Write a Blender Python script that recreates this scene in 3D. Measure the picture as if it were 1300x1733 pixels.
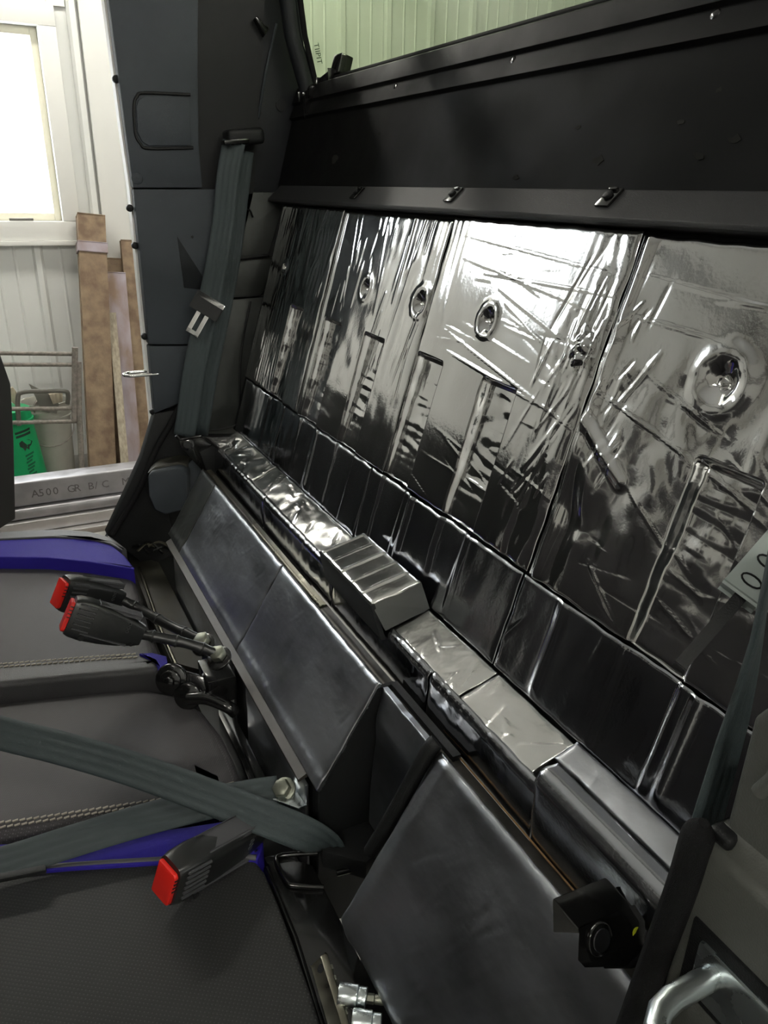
import bpy, bmesh, math, random
import numpy as np
from mathutils import Vector, Matrix

random.seed(7)
rng = np.random.default_rng(11)
for o in list(bpy.data.objects):
    bpy.data.objects.remove(o, do_unlink=True)
S = bpy.context.scene
COL = S.collection

# ------------------------------------------------------------------ camera
# world: X runs across the cab (camera side +), Y towards the rear of the cab, Z up, metres
F_PX, CX, CY = 1290.0, 650.0, 866.5
CAM = np.array([0.0, 0.0, 1.55])
def _n(v): return v / np.linalg.norm(v)
_far = _n(np.array([-59 - CX, 308 - CY, F_PX]))
_up = -_n(np.array([580 - CX, 3900 - CY, F_PX])); _up = _n(_up - _far * (_up @ _far))
R = np.array([-_far, np.cross(_up, -_far), _up])       # rows: world axes in lens axes
cd = bpy.data.cameras.new('camera'); cam = bpy.data.objects.new('camera', cd); COL.objects.link(cam)
m = Matrix.Identity(4)
for i in range(3):
    m[i][0] = R[i, 0]; m[i][1] = -R[i, 1]; m[i][2] = -R[i, 2]; m[i][3] = CAM[i]
cam.matrix_world = m
cd.sensor_width = 36.0; cd.sensor_fit = 'AUTO'; cd.lens = 36.0 * F_PX / 1733.0; cd.clip_start = 0.02
S.camera = cam

# ------------------------------------------------------------------ daylight, exposure
w = bpy.data.worlds.new('World'); S.world = w; w.use_nodes = True
bg = w.node_tree.nodes['Background']; bg.inputs[0].default_value = (0.93, 0.96, 1.0, 1); bg.inputs[1].default_value = 7.0
S.view_settings.view_transform = 'Standard'; S.view_settings.look = 'None'
S.view_settings.gamma = 1.0; S.view_settings.use_curve_mapping = False
S.view_settings.exposure = 0.55
LIGHTS = [(-.4, 3.6), (1.0, -2.0), (1.0, 1.4), (2.8, -.5), (-3.9, -.4), (-3.7, 1.3)]   # unseen workshop strip lights; last two added to brighten the far wall

# ------------------------------------------------------------------ points in the place
def ray(px, py): return R @ np.array([(px - CX) / F_PX, (py - CY) / F_PX, 1.0])
def PL(px, py, pt, nr):
    r = ray(px, py); t = np.dot(np.array(pt) - CAM, nr) / np.dot(r, nr); return Vector(CAM + r * t)
def XP(px, py, x): return PL(px, py, (x, 0, 0), (1, 0, 0))
def YP(px, py, y): return PL(px, py, (0, y, 0), (0, 1, 0))
def ZP(px, py, z): return PL(px, py, (0, 0, z), (0, 0, 1))
def DP(px, py, d): return Vector(CAM + ray(px, py) * d)
LEAN = 0.287
def wall_y(z): return 0.6 + LEAN * (z - 1.55)
WN = Vector((0, -1, LEAN)).normalized()
def WP(px, py, off=0.0):
    p0 = Vector((0, 0.6, 1.55)) + WN * off
    return PL(px, py, p0, (0, -1, LEAN))

# ------------------------------------------------------------------ materials
MATS = {}
def mat(name, col, rough=0.5, metal=0.0, spec=0.5, noise=0.0, nscale=20.0, bump=0.0, bscale=200.0, stretch=(1, 1, 1),
        col2=None, coat=0.0, rnoise=0.0, emit=None, emit_s=0.0, detail=4.0):
    m = bpy.data.materials.new(name); m.use_nodes = True
    nt = m.node_tree; p = nt.nodes['Principled BSDF']
    p.inputs['Base Color'].default_value = (*col, 1); p.inputs['Roughness'].default_value = rough
    p.inputs['Metallic'].default_value = metal; p.inputs['Specular IOR Level'].default_value = spec
    p.inputs['Coat Weight'].default_value = coat; p.inputs['Coat Roughness'].default_value = 0.08
    tc = nt.nodes.new('ShaderNodeTexCoord'); mp = nt.nodes.new('ShaderNodeMapping')
    mp.inputs['Scale'].default_value = stretch; nt.links.new(tc.outputs['Object'], mp.inputs['Vector'])
    if noise > 0 or col2 or rnoise > 0:
        n = nt.nodes.new('ShaderNodeTexNoise'); n.inputs['Scale'].default_value = nscale; n.inputs['Detail'].default_value = detail
        nt.links.new(mp.outputs[0], n.inputs['Vector'])
        if noise > 0 or col2:
            r = nt.nodes.new('ShaderNodeValToRGB')
            c2 = col2 if col2 else tuple(c * (1 - noise) for c in col)
            r.color_ramp.elements[0].position = 0.35; r.color_ramp.elements[1].position = 0.65
            r.color_ramp.elements[0].color = (*c2, 1); r.color_ramp.elements[1].color = (*col, 1)
            nt.links.new(n.outputs['Fac'], r.inputs[0]); nt.links.new(r.outputs[0], p.inputs['Base Color'])
        if rnoise > 0:
            mr = nt.nodes.new('ShaderNodeMapRange')
            mr.inputs['From Min'].default_value = 0.3; mr.inputs['From Max'].default_value = 0.7
            mr.inputs['To Min'].default_value = max(0.02, rough - rnoise); mr.inputs['To Max'].default_value = rough + rnoise
            nt.links.new(n.outputs['Fac'], mr.inputs['Value']); nt.links.new(mr.outputs[0], p.inputs['Roughness'])
    if bump > 0:
        n2 = nt.nodes.new('ShaderNodeTexNoise'); n2.inputs['Scale'].default_value = bscale; n2.inputs['Detail'].default_value = 3
        nt.links.new(mp.outputs[0], n2.inputs['Vector'])
        b = nt.nodes.new('ShaderNodeBump'); b.inputs['Strength'].default_value = bump; b.inputs['Distance'].default_value = 0.002
        nt.links.new(n2.outputs['Fac'], b.inputs['Height']); nt.links.new(b.outputs[0], p.inputs['Normal'])
    if emit:
        p.inputs['Emission Color'].default_value = (*emit, 1); p.inputs['Emission Strength'].default_value = emit_s
    MATS[name] = m
    return m

def foil_mat(name, base, rough, b1, b2, stretch, smear=.82):
    """crinkled aluminium facing: metallic, smeary roughness, fine hand-rolled creases"""
    m = bpy.data.materials.new(name); m.use_nodes = True; nt = m.node_tree; L = nt.links.new
    p = nt.nodes['Principled BSDF']; p.inputs['Metallic'].default_value = 1.0
    tc = nt.nodes.new('ShaderNodeTexCoord')
    mp = nt.nodes.new('ShaderNodeMapping'); mp.inputs['Scale'].default_value = stretch; L(tc.outputs['Object'], mp.inputs[0])
    # smears
    n0 = nt.nodes.new('ShaderNodeTexNoise'); n0.inputs['Scale'].default_value = 9; n0.inputs['Detail'].default_value = 5; L(mp.outputs[0], n0.inputs[0])
    mr = nt.nodes.new('ShaderNodeMapRange'); mr.inputs['From Min'].default_value = .3; mr.inputs['From Max'].default_value = .72
    mr.inputs['To Min'].default_value = rough[0]; mr.inputs['To Max'].default_value = rough[1]
    L(n0.outputs['Fac'], mr.inputs[0]); L(mr.outputs[0], p.inputs['Roughness'])
    cr = nt.nodes.new('ShaderNodeValToRGB'); cr.color_ramp.elements[0].color = (*[c * smear for c in base], 1); cr.color_ramp.elements[1].color = (*base, 1)
    cr.color_ramp.elements[0].position = .3; cr.color_ramp.elements[1].position = .6
    L(n0.outputs['Fac'], cr.inputs[0]); L(cr.outputs[0], p.inputs['Base Color'])
    # long soft ripples and fine grain
    n1 = nt.nodes.new('ShaderNodeTexNoise'); n1.inputs['Scale'].default_value = 45; n1.inputs['Detail'].default_value = 2; L(mp.outputs[0], n1.inputs[0])
    n2 = nt.nodes.new('ShaderNodeTexNoise'); n2.inputs['Scale'].default_value = 260; n2.inputs['Detail'].default_value = 3; L(tc.outputs['Object'], n2.inputs[0])
    bb = nt.nodes.new('ShaderNodeBump'); bb.inputs['Strength'].default_value = b1; bb.inputs['Distance'].default_value = .003; L(n1.outputs['Fac'], bb.inputs['Height'])
    b3 = nt.nodes.new('ShaderNodeBump'); b3.inputs['Strength'].default_value = b2; b3.inputs['Distance'].default_value = .0006; L(n2.outputs['Fac'], b3.inputs['Height'])
    L(bb.outputs[0], b3.inputs['Normal']); L(b3.outputs[0], p.inputs['Normal'])
    return m

def perf_mat(name, col, scale=330, amount=0.55):
    """grained seat vinyl with a fine grid of dots"""
    m = bpy.data.materials.new(name); m.use_nodes = True; nt = m.node_tree; L = nt.links.new
    p = nt.nodes['Principled BSDF']; p.inputs['Roughness'].default_value = 0.55; p.inputs['Specular IOR Level'].default_value = 0.25
    tc = nt.nodes.new('ShaderNodeTexCoord'); mp = nt.nodes.new('ShaderNodeMapping'); mp.inputs['Rotation'].default_value = (0, 0, .6)
    L(tc.outputs['Object'], mp.inputs[0])
    v = nt.nodes.new('ShaderNodeTexVoronoi'); v.inputs['Scale'].default_value = scale; v.inputs['Randomness'].default_value = 0.0; L(mp.outputs[0], v.inputs['Vector'])
    r = nt.nodes.new('ShaderNodeValToRGB'); r.color_ramp.elements[0].position = .16; r.color_ramp.elements[1].position = .34
    r.color_ramp.elements[0].color = (*[min(1, c * (1 + amount * 3)) for c in col], 1); r.color_ramp.elements[1].color = (*col, 1)
    L(v.outputs['Distance'], r.inputs[0]); L(r.outputs[0], p.inputs['Base Color'])
    b = nt.nodes.new('ShaderNodeBump'); b.inputs['Strength'].default_value = .35; b.inputs['Distance'].default_value = .0008
    L(v.outputs['Distance'], b.inputs['Height']); L(b.outputs[0], p.inputs['Normal'])
    return m

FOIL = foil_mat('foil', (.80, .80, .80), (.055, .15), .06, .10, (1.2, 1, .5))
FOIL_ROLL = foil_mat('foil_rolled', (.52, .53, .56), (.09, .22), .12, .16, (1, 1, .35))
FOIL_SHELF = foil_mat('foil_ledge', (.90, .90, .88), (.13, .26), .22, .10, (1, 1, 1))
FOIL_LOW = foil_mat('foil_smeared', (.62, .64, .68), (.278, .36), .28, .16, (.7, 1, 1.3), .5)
BLACKP = mat('black_plastic', (.009, .0095, .010), .48, spec=.25, bump=.25, bscale=900)
PILLAR = mat('pillar_plastic', (.034, .041, .049), .55, spec=.35, bump=.35, bscale=1200, noise=.15, nscale=6)
RECESS = mat('recess_plastic', (.010, .0115, .0135), .5, spec=.25, bump=.2, bscale=900)
GUN = mat('side_sheet', (.060, .064, .060), .40, metal=.35, rnoise=.12, nscale=12, noise=.3)
BULK = mat('bulkhead_paint', (.004, .004, .004), .6, spec=.14, rnoise=.12, nscale=9, noise=.3)
BAND = mat('flange_paint', (.018, .018, .019), .55, spec=.3, bump=.2, bscale=900)
GLOSSB = mat('gloss_black_paint', (.006, .006, .006), .18, coat=.4, rnoise=.08, nscale=40)
DUSTY = mat('dusty_black', (.045, .042, .03), .6, noise=.7, nscale=14, rnoise=.2)
JAMB = mat('jamb_plastic', (.088, .090, .082), .42, spec=.4, bump=.2, bscale=900)
RUBBER = mat('rubber', (.007, .007, .0075), .7, spec=.15, bump=.5, bscale=1500)
WEB = mat('webbing', (.034, .047, .050), .62, bump=.5, bscale=1600, stretch=(1, 1, .25))
THREAD = mat('thread', (.34, .31, .25), .7)
VINYL = perf_mat('seat_vinyl', (.054, .051, .054))
VINYL_C = perf_mat('seat_vinyl_coarse', (.019, .019, .019), 230, .8)
VINYL_P = mat('plain_vinyl', (.040, .039, .041), .5, bump=.3, bscale=700)
FRONTW = mat('front_wall_paint', (.50, .49, .46), .6)
PIPING = mat('seat_piping', (.055, .055, .06), .5)
BLUE = mat('blue_vinyl', (.020, .012, .23), .65, spec=.2, bump=.3, bscale=900)
RED = mat('red_button', (.62, .018, .012), .35)
BUCKLE = mat('buckle_plastic', (.014, .015, .015), .30)
CHROME = mat('bright_steel', (.78, .78, .76), .12, metal=1.0)
ZINC = mat('zinc_bar', (.62, .67, .68), .28, metal=1.0, rnoise=.06, nscale=60)
GREYT = mat('grey_grip', (.36, .41, .39), .5)
STEELD = mat('dark_steel', (.20, .19, .15), .35, metal=1.0, rnoise=.1, nscale=50)
BOLT = mat('bolt_zinc', (.28, .29, .24), .42, metal=.9, noise=.3, nscale=60)
RAIL = mat('worn_rail', (.045, .042, .036), .4, metal=.5, noise=.6, nscale=30)
RUSTL = mat('rust_edge', (.22, .11, .03), .6, noise=.5, nscale=70)
STRIP = mat('bronze_flange', (.040, .036, .031), .42, metal=.2)
SIDING = mat('white_siding', (.80, .81, .79), .45)
SIDING_Y = mat('cream_trim', (.80, .76, .62), .5)
WHITE = mat('white_frame', (.82, .82, .79), .45)
CONC = mat('concrete', (.33, .32, .30), .75, noise=.3, nscale=3)
CEILM = mat('grey_ceiling', (.62, .62, .61), .8)
MILL = mat('mill_steel', (.46, .45, .47), .38, metal=.75, rnoise=.1, nscale=18, noise=.2)
MILL2 = mat('bright_mill_steel', (.72, .70, .70), .33, metal=.7, noise=.15, nscale=8)
RUSTY = mat('rusty_steel', (.30, .22, .14), .75, col2=(.17, .11, .07), nscale=16, bump=.3, bscale=120, detail=7)
RUSTY2 = mat('rusty_scale', (.42, .37, .42), .6, col2=(.25, .17, .12), nscale=9, detail=6, metal=.2, stretch=(1, 1, .4))
WOOD = mat('weathered_wood', (.46, .40, .30), .75, noise=.4, nscale=12, stretch=(6, 6, .8))
WOODB = mat('brown_timber', (.24, .17, .11), .8, noise=.5, nscale=12, stretch=(4, .6, 4))
GREEN = mat('green_pail_plastic', (.0, .36, .12), .4)
GREYPAIL = mat('grey_pail_plastic', (.44, .43, .38), .5, noise=.2, nscale=8)
INK = mat('ink', (.01, .03, .015), .7)
GPRINT = mat('green_print', (.0, .12, .045), .6)
STENCIL = mat('stencil_ink', (.13, .12, .12), .7)
WIRE = mat('rebar', (.27, .24, .21), .6, noise=.4, nscale=60)
SCRAP = mat('scrap_sheet', (.20, .19, .17), .45, metal=.5)
YELLOW = mat('yellow_paint_dot', (.55, .6, .02), .5)
GRIME = mat('grey_smudge', (.016, .016, .014), .8, spec=.1)
TUBEGLOW = mat('lamp_tube', (1, 1, 1), .4, emit=(1, .97, .88), emit_s=55)
def glass(name, col, rough=.02, refl=.04):
    m = bpy.data.materials.new(name); m.use_nodes = True; nt = m.node_tree; L = nt.links.new
    nt.nodes.remove(nt.nodes['Principled BSDF'])
    t = nt.nodes.new('ShaderNodeBsdfTransparent'); t.inputs[0].default_value = (*col, 1)
    g = nt.nodes.new('ShaderNodeBsdfGlossy'); g.inputs['Roughness'].default_value = rough
    mx = nt.nodes.new('ShaderNodeMixShader'); mx.inputs[0].default_value = refl; L(t.outputs[0], mx.inputs[1]); L(g.outputs[0], mx.inputs[2])
    L(mx.outputs[0], nt.nodes['Material Output'].inputs[0]); return m
GLASS = glass('clear_glass', (.95, .96, .95))
TINT = glass('green_tinted_glass', (.66, .72, .60), .3, .012)

# ------------------------------------------------------------------ objects and groups
def link(name, me, material, parent=None):
    o = bpy.data.objects.new(name, me); COL.objects.link(o)
    if material is not None:
        me.materials.clear(); me.materials.append(material)
    if parent is not None: o.parent = parent; o.matrix_parent_inverse = parent.matrix_basis.inverted()
    return o
def tag(o, label=None, cat=None, group=None, kind=None):
    if label: o['label'] = label
    if cat: o['category'] = cat
    if group: o['group'] = group
    if kind: o['kind'] = kind
    return o
def thing(name, loc, label, cat, group=None, kind=None):
    o = bpy.data.objects.new(name, None); COL.objects.link(o); o.location = loc; o.empty_display_size = .05
    return tag(o, label, cat, group, kind)
def me_from(name, v, f, smooth=False):
    me = bpy.data.meshes.new(name); me.from_pydata([tuple(p) for p in v], [], f); me.update()
    if smooth:
        me.polygons.foreach_set('use_smooth', [True] * len(me.polygons))
    return me
def fin(bm, name, smooth=False, angle=None):
    bmesh.ops.recalc_face_normals(bm, faces=bm.faces)
    me = bpy.data.meshes.new(name); bm.to_mesh(me); bm.free()
    if smooth:
        me.polygons.foreach_set('use_smooth', [True] * len(me.polygons))
        if angle:
            me.set_sharp_from_angle(angle=math.radians(angle))
    return me
def box(name, lo, hi, material, parent=None, bev=0.0, seg=2):
    bm = bmesh.new(); bmesh.ops.create_cube(bm, size=1)
    lo = Vector(lo); hi = Vector(hi)
    for v in bm.verts: v.co = Vector([(lo[i] + hi[i]) / 2 + v.co[i] * (hi[i] - lo[i]) for i in range(3)])
    if bev: bmesh.ops.bevel(bm, geom=bm.edges[:], offset=bev, segments=seg, profile=.6, affect='EDGES')
    return link(name, fin(bm, name, bev > 0, 40), material, parent)
def obox(name, c, ax, ay, az, sx, sy, sz, material, parent=None, bev=0.0, seg=2):
    """box with its own axes, centre c, full sizes"""
    bm = bmesh.new(); bmesh.ops.create_cube(bm, size=1)
    c = Vector(c); ax = Vector(ax).normalized(); ay = Vector(ay).normalized(); az = Vector(az).normalized()
    for v in bm.verts: v.co = c + ax * (v.co.x * sx) + ay * (v.co.y * sy) + az * (v.co.z * sz)
    if bev: bmesh.ops.bevel(bm, geom=bm.edges[:], offset=bev, segments=seg, profile=.6, affect='EDGES')
    return link(name, fin(bm, name, bev > 0, 40), material, parent)
def prism(name, pts, off, material, parent=None, bev=0.0, seg=2):
    """flat outline pts given a real thickness by the vector off"""
    bm = bmesh.new(); off = Vector(off)
    a = [bm.verts.new(p) for p in pts]; b = [bm.verts.new(Vector(p) + off) for p in pts]; n = len(pts)
    bm.faces.new(a); bm.faces.new(b[::-1])
    for i in range(n): bm.faces.new((a[i], b[i], b[(i + 1) % n], a[(i + 1) % n]))
    bmesh.ops.recalc_face_normals(bm, faces=bm.faces)
    if bev: bmesh.ops.bevel(bm, geom=bm.edges[:], offset=bev, segments=seg, profile=.6, affect='EDGES', clamp_overlap=True)
    return link(name, fin(bm, name, bev > 0, 40), material, parent)
def frames(pts):
    pts = [Vector(p) for p in pts]; out = []
    t0 = (pts[1] - pts[0]).normalized(); ref = Vector((0, 0, 1)) if abs(t0.z) < .9 else Vector((1, 0, 0))
    n = (ref - t0 * ref.dot(t0)).normalized()
    for i, p in enumerate(pts):
        if i == 0: t = pts[1] - pts[0]
        elif i == len(pts) - 1: t = pts[-1] - pts[-2]
        else: t = (pts[i + 1] - p).normalized() + (p - pts[i - 1]).normalized()
        t.normalize(); n = (n - t * n.dot(t)).normalized(); out.append((p, t, n, t.cross(n)))
    return out
def smooth_path(pts, k=6):
    """Catmull-Rom through the points"""
    P = [Vector(p) for p in pts]; P = [P[0] * 2 - P[1]] + P + [P[-1] * 2 - P[-2]]; out = []
    for i in range(1, len(P) - 2):
        for j in range(k):
            t = j / k; a, b, c, d = P[i - 1], P[i], P[i + 1], P[i + 2]
            out.append(.5 * (2 * b + (c - a) * t + (2 * a - 5 * b + 4 * c - d) * t * t + (3 * b - a - 3 * c + d) * t ** 3))
    out.append(P[-2]); return out
def tube(name, pts, r, material, parent=None, n=10, closed=False):
    rr = r if isinstance(r, (list, tuple)) else [r] * len(pts); v = []; f = []
    for (p, t, a, b), q in zip(frames(pts), rr):
        for k in range(n):
            an = 2 * math.pi * k / n; v.append(p + (a * math.cos(an) + b * math.sin(an)) * q)
    m_ = len(pts)
    for i in range(m_ - 1):
        for k in range(n): f.append((i * n + k, i * n + (k + 1) % n, (i + 1) * n + (k + 1) % n, (i + 1) * n + k))
    f.append(tuple(range(n))[::-1]); f.append(tuple(range((m_ - 1) * n, m_ * n)))
    me = me_from(name, v, f, True); me.set_sharp_from_angle(angle=math.radians(50)); return link(name, me, material, parent)
def disc(name, c, axis, r, h, material, parent=None, n=20, bev=0.0, r2=None):
    axis = Vector(axis).normalized(); c = Vector(c)
    if bev: return tube(name, [c, c + axis * bev * .4, c + axis * bev, c + axis * (h - bev), c + axis * (h - bev * .4), c + axis * h],
                        [r - bev, r - bev * .3, r, r, r - bev * .3, r - bev], material, parent, n)
    return tube(name, [c, c + axis * h], [r, r2 if r2 else r], material, parent, n)
def lathe(name, c, prof, material, parent=None, n=28, axis=Vector((0, 0, 1))):
    c = Vector(c); return tube_prof(name, c, axis, prof, material, parent, n)
def tube_prof(name, c, axis, prof, material, parent, n):
    ref = Vector((1, 0, 0)) if abs(axis.x) < .9 else Vector((0, 1, 0))
    a = (ref - axis * ref.dot(axis)).normalized(); b = axis.cross(a); v = []; f = []
    for r, z in prof:
        for k in range(n):
            an = 2 * math.pi * k / n; v.append(c + axis * z + (a * math.cos(an) + b * math.sin(an)) * r)
    m_ = len(prof)
    for i in range(m_ - 1):
        for k in range(n): f.append((i * n + k, i * n + (k + 1) % n, (i + 1) * n + (k + 1) % n, (i + 1) * n + k))
    f.append(tuple(range(n))[::-1]); f.append(tuple(range((m_ - 1) * n, m_ * n)))
    me = me_from(name, v, f, True); me.set_sharp_from_angle(angle=math.radians(45)); return link(name, me, material, parent)
def ribbon(name, pts, nrm, width, thick, material, parent=None, ribs=4, k=6, sub=True, wlist=None):
    """belt webbing: a band along pts whose broad face looks along nrm, with lengthwise woven ribs"""
    P = smooth_path(pts, k) if sub else [Vector(p) for p in pts]
    m_ = len(P); Nn = [Vector(q) for q in nrm] if isinstance(nrm[0], (tuple, Vector, list)) else [Vector(nrm)] * len(pts)
    NN = []
    for i in range(m_):
        u = i / (m_ - 1) * (len(Nn) - 1); j = min(int(u), len(Nn) - 2) if len(Nn) > 1 else 0
        NN.append(Nn[j].lerp(Nn[j + 1], u - j) if len(Nn) > 1 else Nn[0])
    nc = ribs * 4 + 1; v = []; f = []
    for i, p in enumerate(P):
        t = (P[min(i + 1, m_ - 1)] - P[max(i - 1, 0)]).normalized(); n_ = (NN[i] - t * NN[i].dot(t)).normalized(); s = t.cross(n_)
        ww = width
        if wlist:
            u = i / (m_ - 1) * (len(wlist) - 1); j = min(int(u), len(wlist) - 2); ww = wlist[j] + (wlist[j + 1] - wlist[j]) * (u - j)
        for side in (1, -1):
            for c in range(nc):
                e = c / (nc - 1) * 2 - 1; e *= side
                h = thick / 2 + .0016 * (1 - math.cos(2 * math.pi * ribs * (e + 1) / 2)) / 2 - (thick * .35 if abs(e) > .99 else 0)
                v.append(p + s * (e * ww / 2) + n_ * (h * side))
    q = nc * 2
    for i in range(m_ - 1):
        for c in range(q): f.append((i * q + c, i * q + (c + 1) % q, (i + 1) * q + (c + 1) % q, (i + 1) * q + c))
    f.append(tuple(range(q))[::-1]); f.append(tuple(range((m_ - 1) * q, m_ * q)))
    me = me_from(name, v, f, True); return link(name, me, material, parent)
def pillow(name, outline, z0, z1, r, material, parent=None, rings=5, crown=0.0, zfun=None):
    """upholstered block: outline (x, y) list, rounded top edge"""
    pts = [Vector((p[0], p[1])) for p in outline]
    area = sum(a.x * b.y - b.x * a.y for a, b in zip(pts, pts[1:] + pts[:1]))
    if area < 0: pts = pts[::-1]
    n = len(pts); nr = []
    for i in range(n):
        d = (pts[(i + 1) % n] - pts[i - 1]).normalized(); nr.append(Vector((-d.y, d.x)))
    bm = bmesh.new(); loops = []
    prof = [(0.0, z0)] + [(r * (1 - math.cos(a)), z1 - r + r * math.sin(a)) for a in [math.pi / 2 * k / rings for k in range(rings + 1)]] + [(r * 1.8, z1 + crown * .5), (r * 2.6, z1 + crown)]
    for ins, z in prof:
        lp = []
        for i in range(n):
            q = pts[i] + nr[i] * ins; zz = z + (zfun(q.x, q.y) if zfun else 0); lp.append(bm.verts.new((q.x, q.y, zz)))
        loops.append(lp)
    for a, b in zip(loops, loops[1:]):
        for i in range(n): bm.faces.new((a[i], a[(i + 1) % n], b[(i + 1) % n], b[i]))
    fc = bm.faces.new(loops[-1]); bm.faces.new(loops[0][::-1]); bmesh.ops.triangulate(bm, faces=[fc], ngon_method='BEAUTY')
    return link(name, fin(bm, name, True, 60), material, parent)
def text(name, body, size, mtx, material, parent=None, depth=.0004, space=1.0):
    cu = bpy.data.curves.new(name, 'FONT'); cu.body = body; cu.size = size; cu.extrude = depth; cu.space_character = space; cu.resolution_u = 2
    ob = bpy.data.objects.new(name, cu); COL.objects.link(ob)
    me = bpy.data.meshes.new_from_object(ob.evaluated_get(bpy.context.evaluated_depsgraph_get()))
    bpy.data.objects.remove(ob); me.transform(mtx); return link(name, me, material, parent)
def axes(o, x, y, z):
    m_ = Matrix.Identity(4)
    for i in range(3): m_[i][0] = x[i]; m_[i][1] = y[i]; m_[i][2] = z[i]; m_[i][3] = o[i]
    return m_

# ------------------------------------------------------------------ noise for creased foil
_perm = rng.permutation(512); _ang = rng.uniform(0, 2 * np.pi, 512)
def perlin(x, y, seed=0):
    xi = np.floor(x).astype(int); yi = np.floor(y).astype(int); xf = x - xi; yf = y - yi
    def g(ix, iy, dx, dy):
        h = _perm[(_perm[(ix + seed * 37) % 512] + iy) % 512]; a = _ang[h]; return np.cos(a) * dx + np.sin(a) * dy
    u = xf ** 3 * (xf * (xf * 6 - 15) + 10); v = yf ** 3 * (yf * (yf * 6 - 15) + 10)
    return ((g(xi, yi, xf, yf) * (1 - u) + g(xi + 1, yi, xf - 1, yf) * u) * (1 - v) + (g(xi, yi + 1, xf, yf - 1) * (1 - u) + g(xi + 1, yi + 1, xf - 1, yf - 1) * u) * v)
def sstep(a, b, x):
    t = np.clip((x - a) / (b - a), 0, 1); return t * t * (3 - 2 * t)
def segd(x, s, a, b):
    ax, ay = a; bx, by = b; dx, dy = bx - ax, by - ay
    t = np.clip(((x - ax) * dx + (s - ay) * dy) / (dx * dx + dy * dy + 1e-9), 0, 1)
    return np.hypot(x - ax - t * dx, s - ay - t * dy), t
def creases(x, s, lines):
    h = np.zeros_like(x)
    for a, b, amp, wd in lines:
        d, t = segd(x, s, a, b); h += amp * np.exp(-(d / (wd * .62)) ** 2) * np.sin(np.pi * np.clip(t, .04, .96)) ** .5
    return h
def foil_sheet(x0, x1, path, hfun, parent, material, label=None, res=.0035, s0=0.0, s1=None, name='foil_sheet', jag=.0012, seed=0):
    """one aluminium-faced mat, following the profile path (list of (y, z)) from s0 to s1 between x0 and x1"""
    P = np.array(path, float); seg = np.hypot(*(P[1:] - P[:-1]).T); cum = np.concatenate([[0], np.cumsum(seg)])
    if s1 is None: s1 = cum[-1]
    nx = max(6, int(abs(x1 - x0) / res)); ns = max(6, int((s1 - s0) / res))
    xs = np.linspace(x0, x1, nx); ss = np.linspace(s0, s1, ns); Xg, Sg = np.meshgrid(xs, ss, indexing='ij')
    # slightly ragged cut edges
    ex = perlin(Sg * 35, np.full_like(Sg, x0 * 50), seed) * jag * 2; es = perlin(Xg * 35, np.full_like(Xg, s0 * 50 + 9), seed) * jag * 2
    wx = np.abs((Xg - x0) / (x1 - x0) - .5) * 2; ws = np.abs((Sg - s0) / (s1 - s0) - .5) * 2
    Xj = Xg + ex * wx ** 8; Sj = np.clip(Sg + es * ws ** 8, cum[0] - .01, cum[-1] + .01)
    y = np.interp(Sj, cum, P[:, 0]); z = np.interp(Sj, cum, P[:, 1])
    e = .006
    ty = np.interp(Sj + e, cum, P[:, 0]) - np.interp(Sj - e, cum, P[:, 0]); tz = np.interp(Sj + e, cum, P[:, 1]) - np.interp(Sj - e, cum, P[:, 1])
    l = np.hypot(ty, tz) + 1e-12; ny, nz = -tz / l, ty / l
    h = hfun(Xg, Sg)
    edge = np.minimum(np.minimum(Xg - x0, x1 - Xg) if x1 > x0 else np.minimum(x0 - Xg, Xg - x1), np.minimum(Sg - s0, s1 - Sg))
    h = h - .0012 * np.exp(-np.clip(edge, 0, 1) / .0025)
    V = np.stack([Xj, y + ny * h, z + nz * h], -1).reshape(-1, 3)
    B = np.stack([Xj, y - ny * .002, z - nz * .002], -1)
    idx = np.arange(nx * ns).reshape(nx, ns)
    Fq = np.stack([idx[:-1, :-1], idx[1:, :-1], idx[1:, 1:], idx[:-1, 1:]], -1).reshape(-1, 4)
    ring = np.concatenate([idx[:, 0], idx[-1, 1:], idx[-2::-1, -1], idx[0, -2:0:-1]])
    bv = B.reshape(-1, 3)[ring]; n0 = len(V); r2 = np.arange(len(ring)) + n0
    V = np.concatenate([V, bv]); sk = np.stack([ring, np.roll(ring, -1), np.roll(r2, -1), r2], -1)
    faces = np.concatenate([Fq, sk[:, ::-1]]).tolist()
    me = bpy.data.meshes.new(name); me.from_pydata(V.tolist(), [], faces); me.update()
    sm = np.ones(len(faces), bool); sm[len(Fq):] = False; me.polygons.foreach_set('use_smooth', sm)
    bm = bmesh.new(); bm.from_mesh(me)
    # outward facing
    q = bm.faces[:]; 
    bm.faces.ensure_lookup_table(); c = bm.faces[len(Fq) // 2]
    if c.normal.dot(Vector(CAM) - c.calc_center_median()) < 0: bmesh.ops.reverse_faces(bm, faces=q)
    bm.to_mesh(me); bm.free()
    o = link(name, me, material, parent)
    if label: o['label'] = label
    return o

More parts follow.
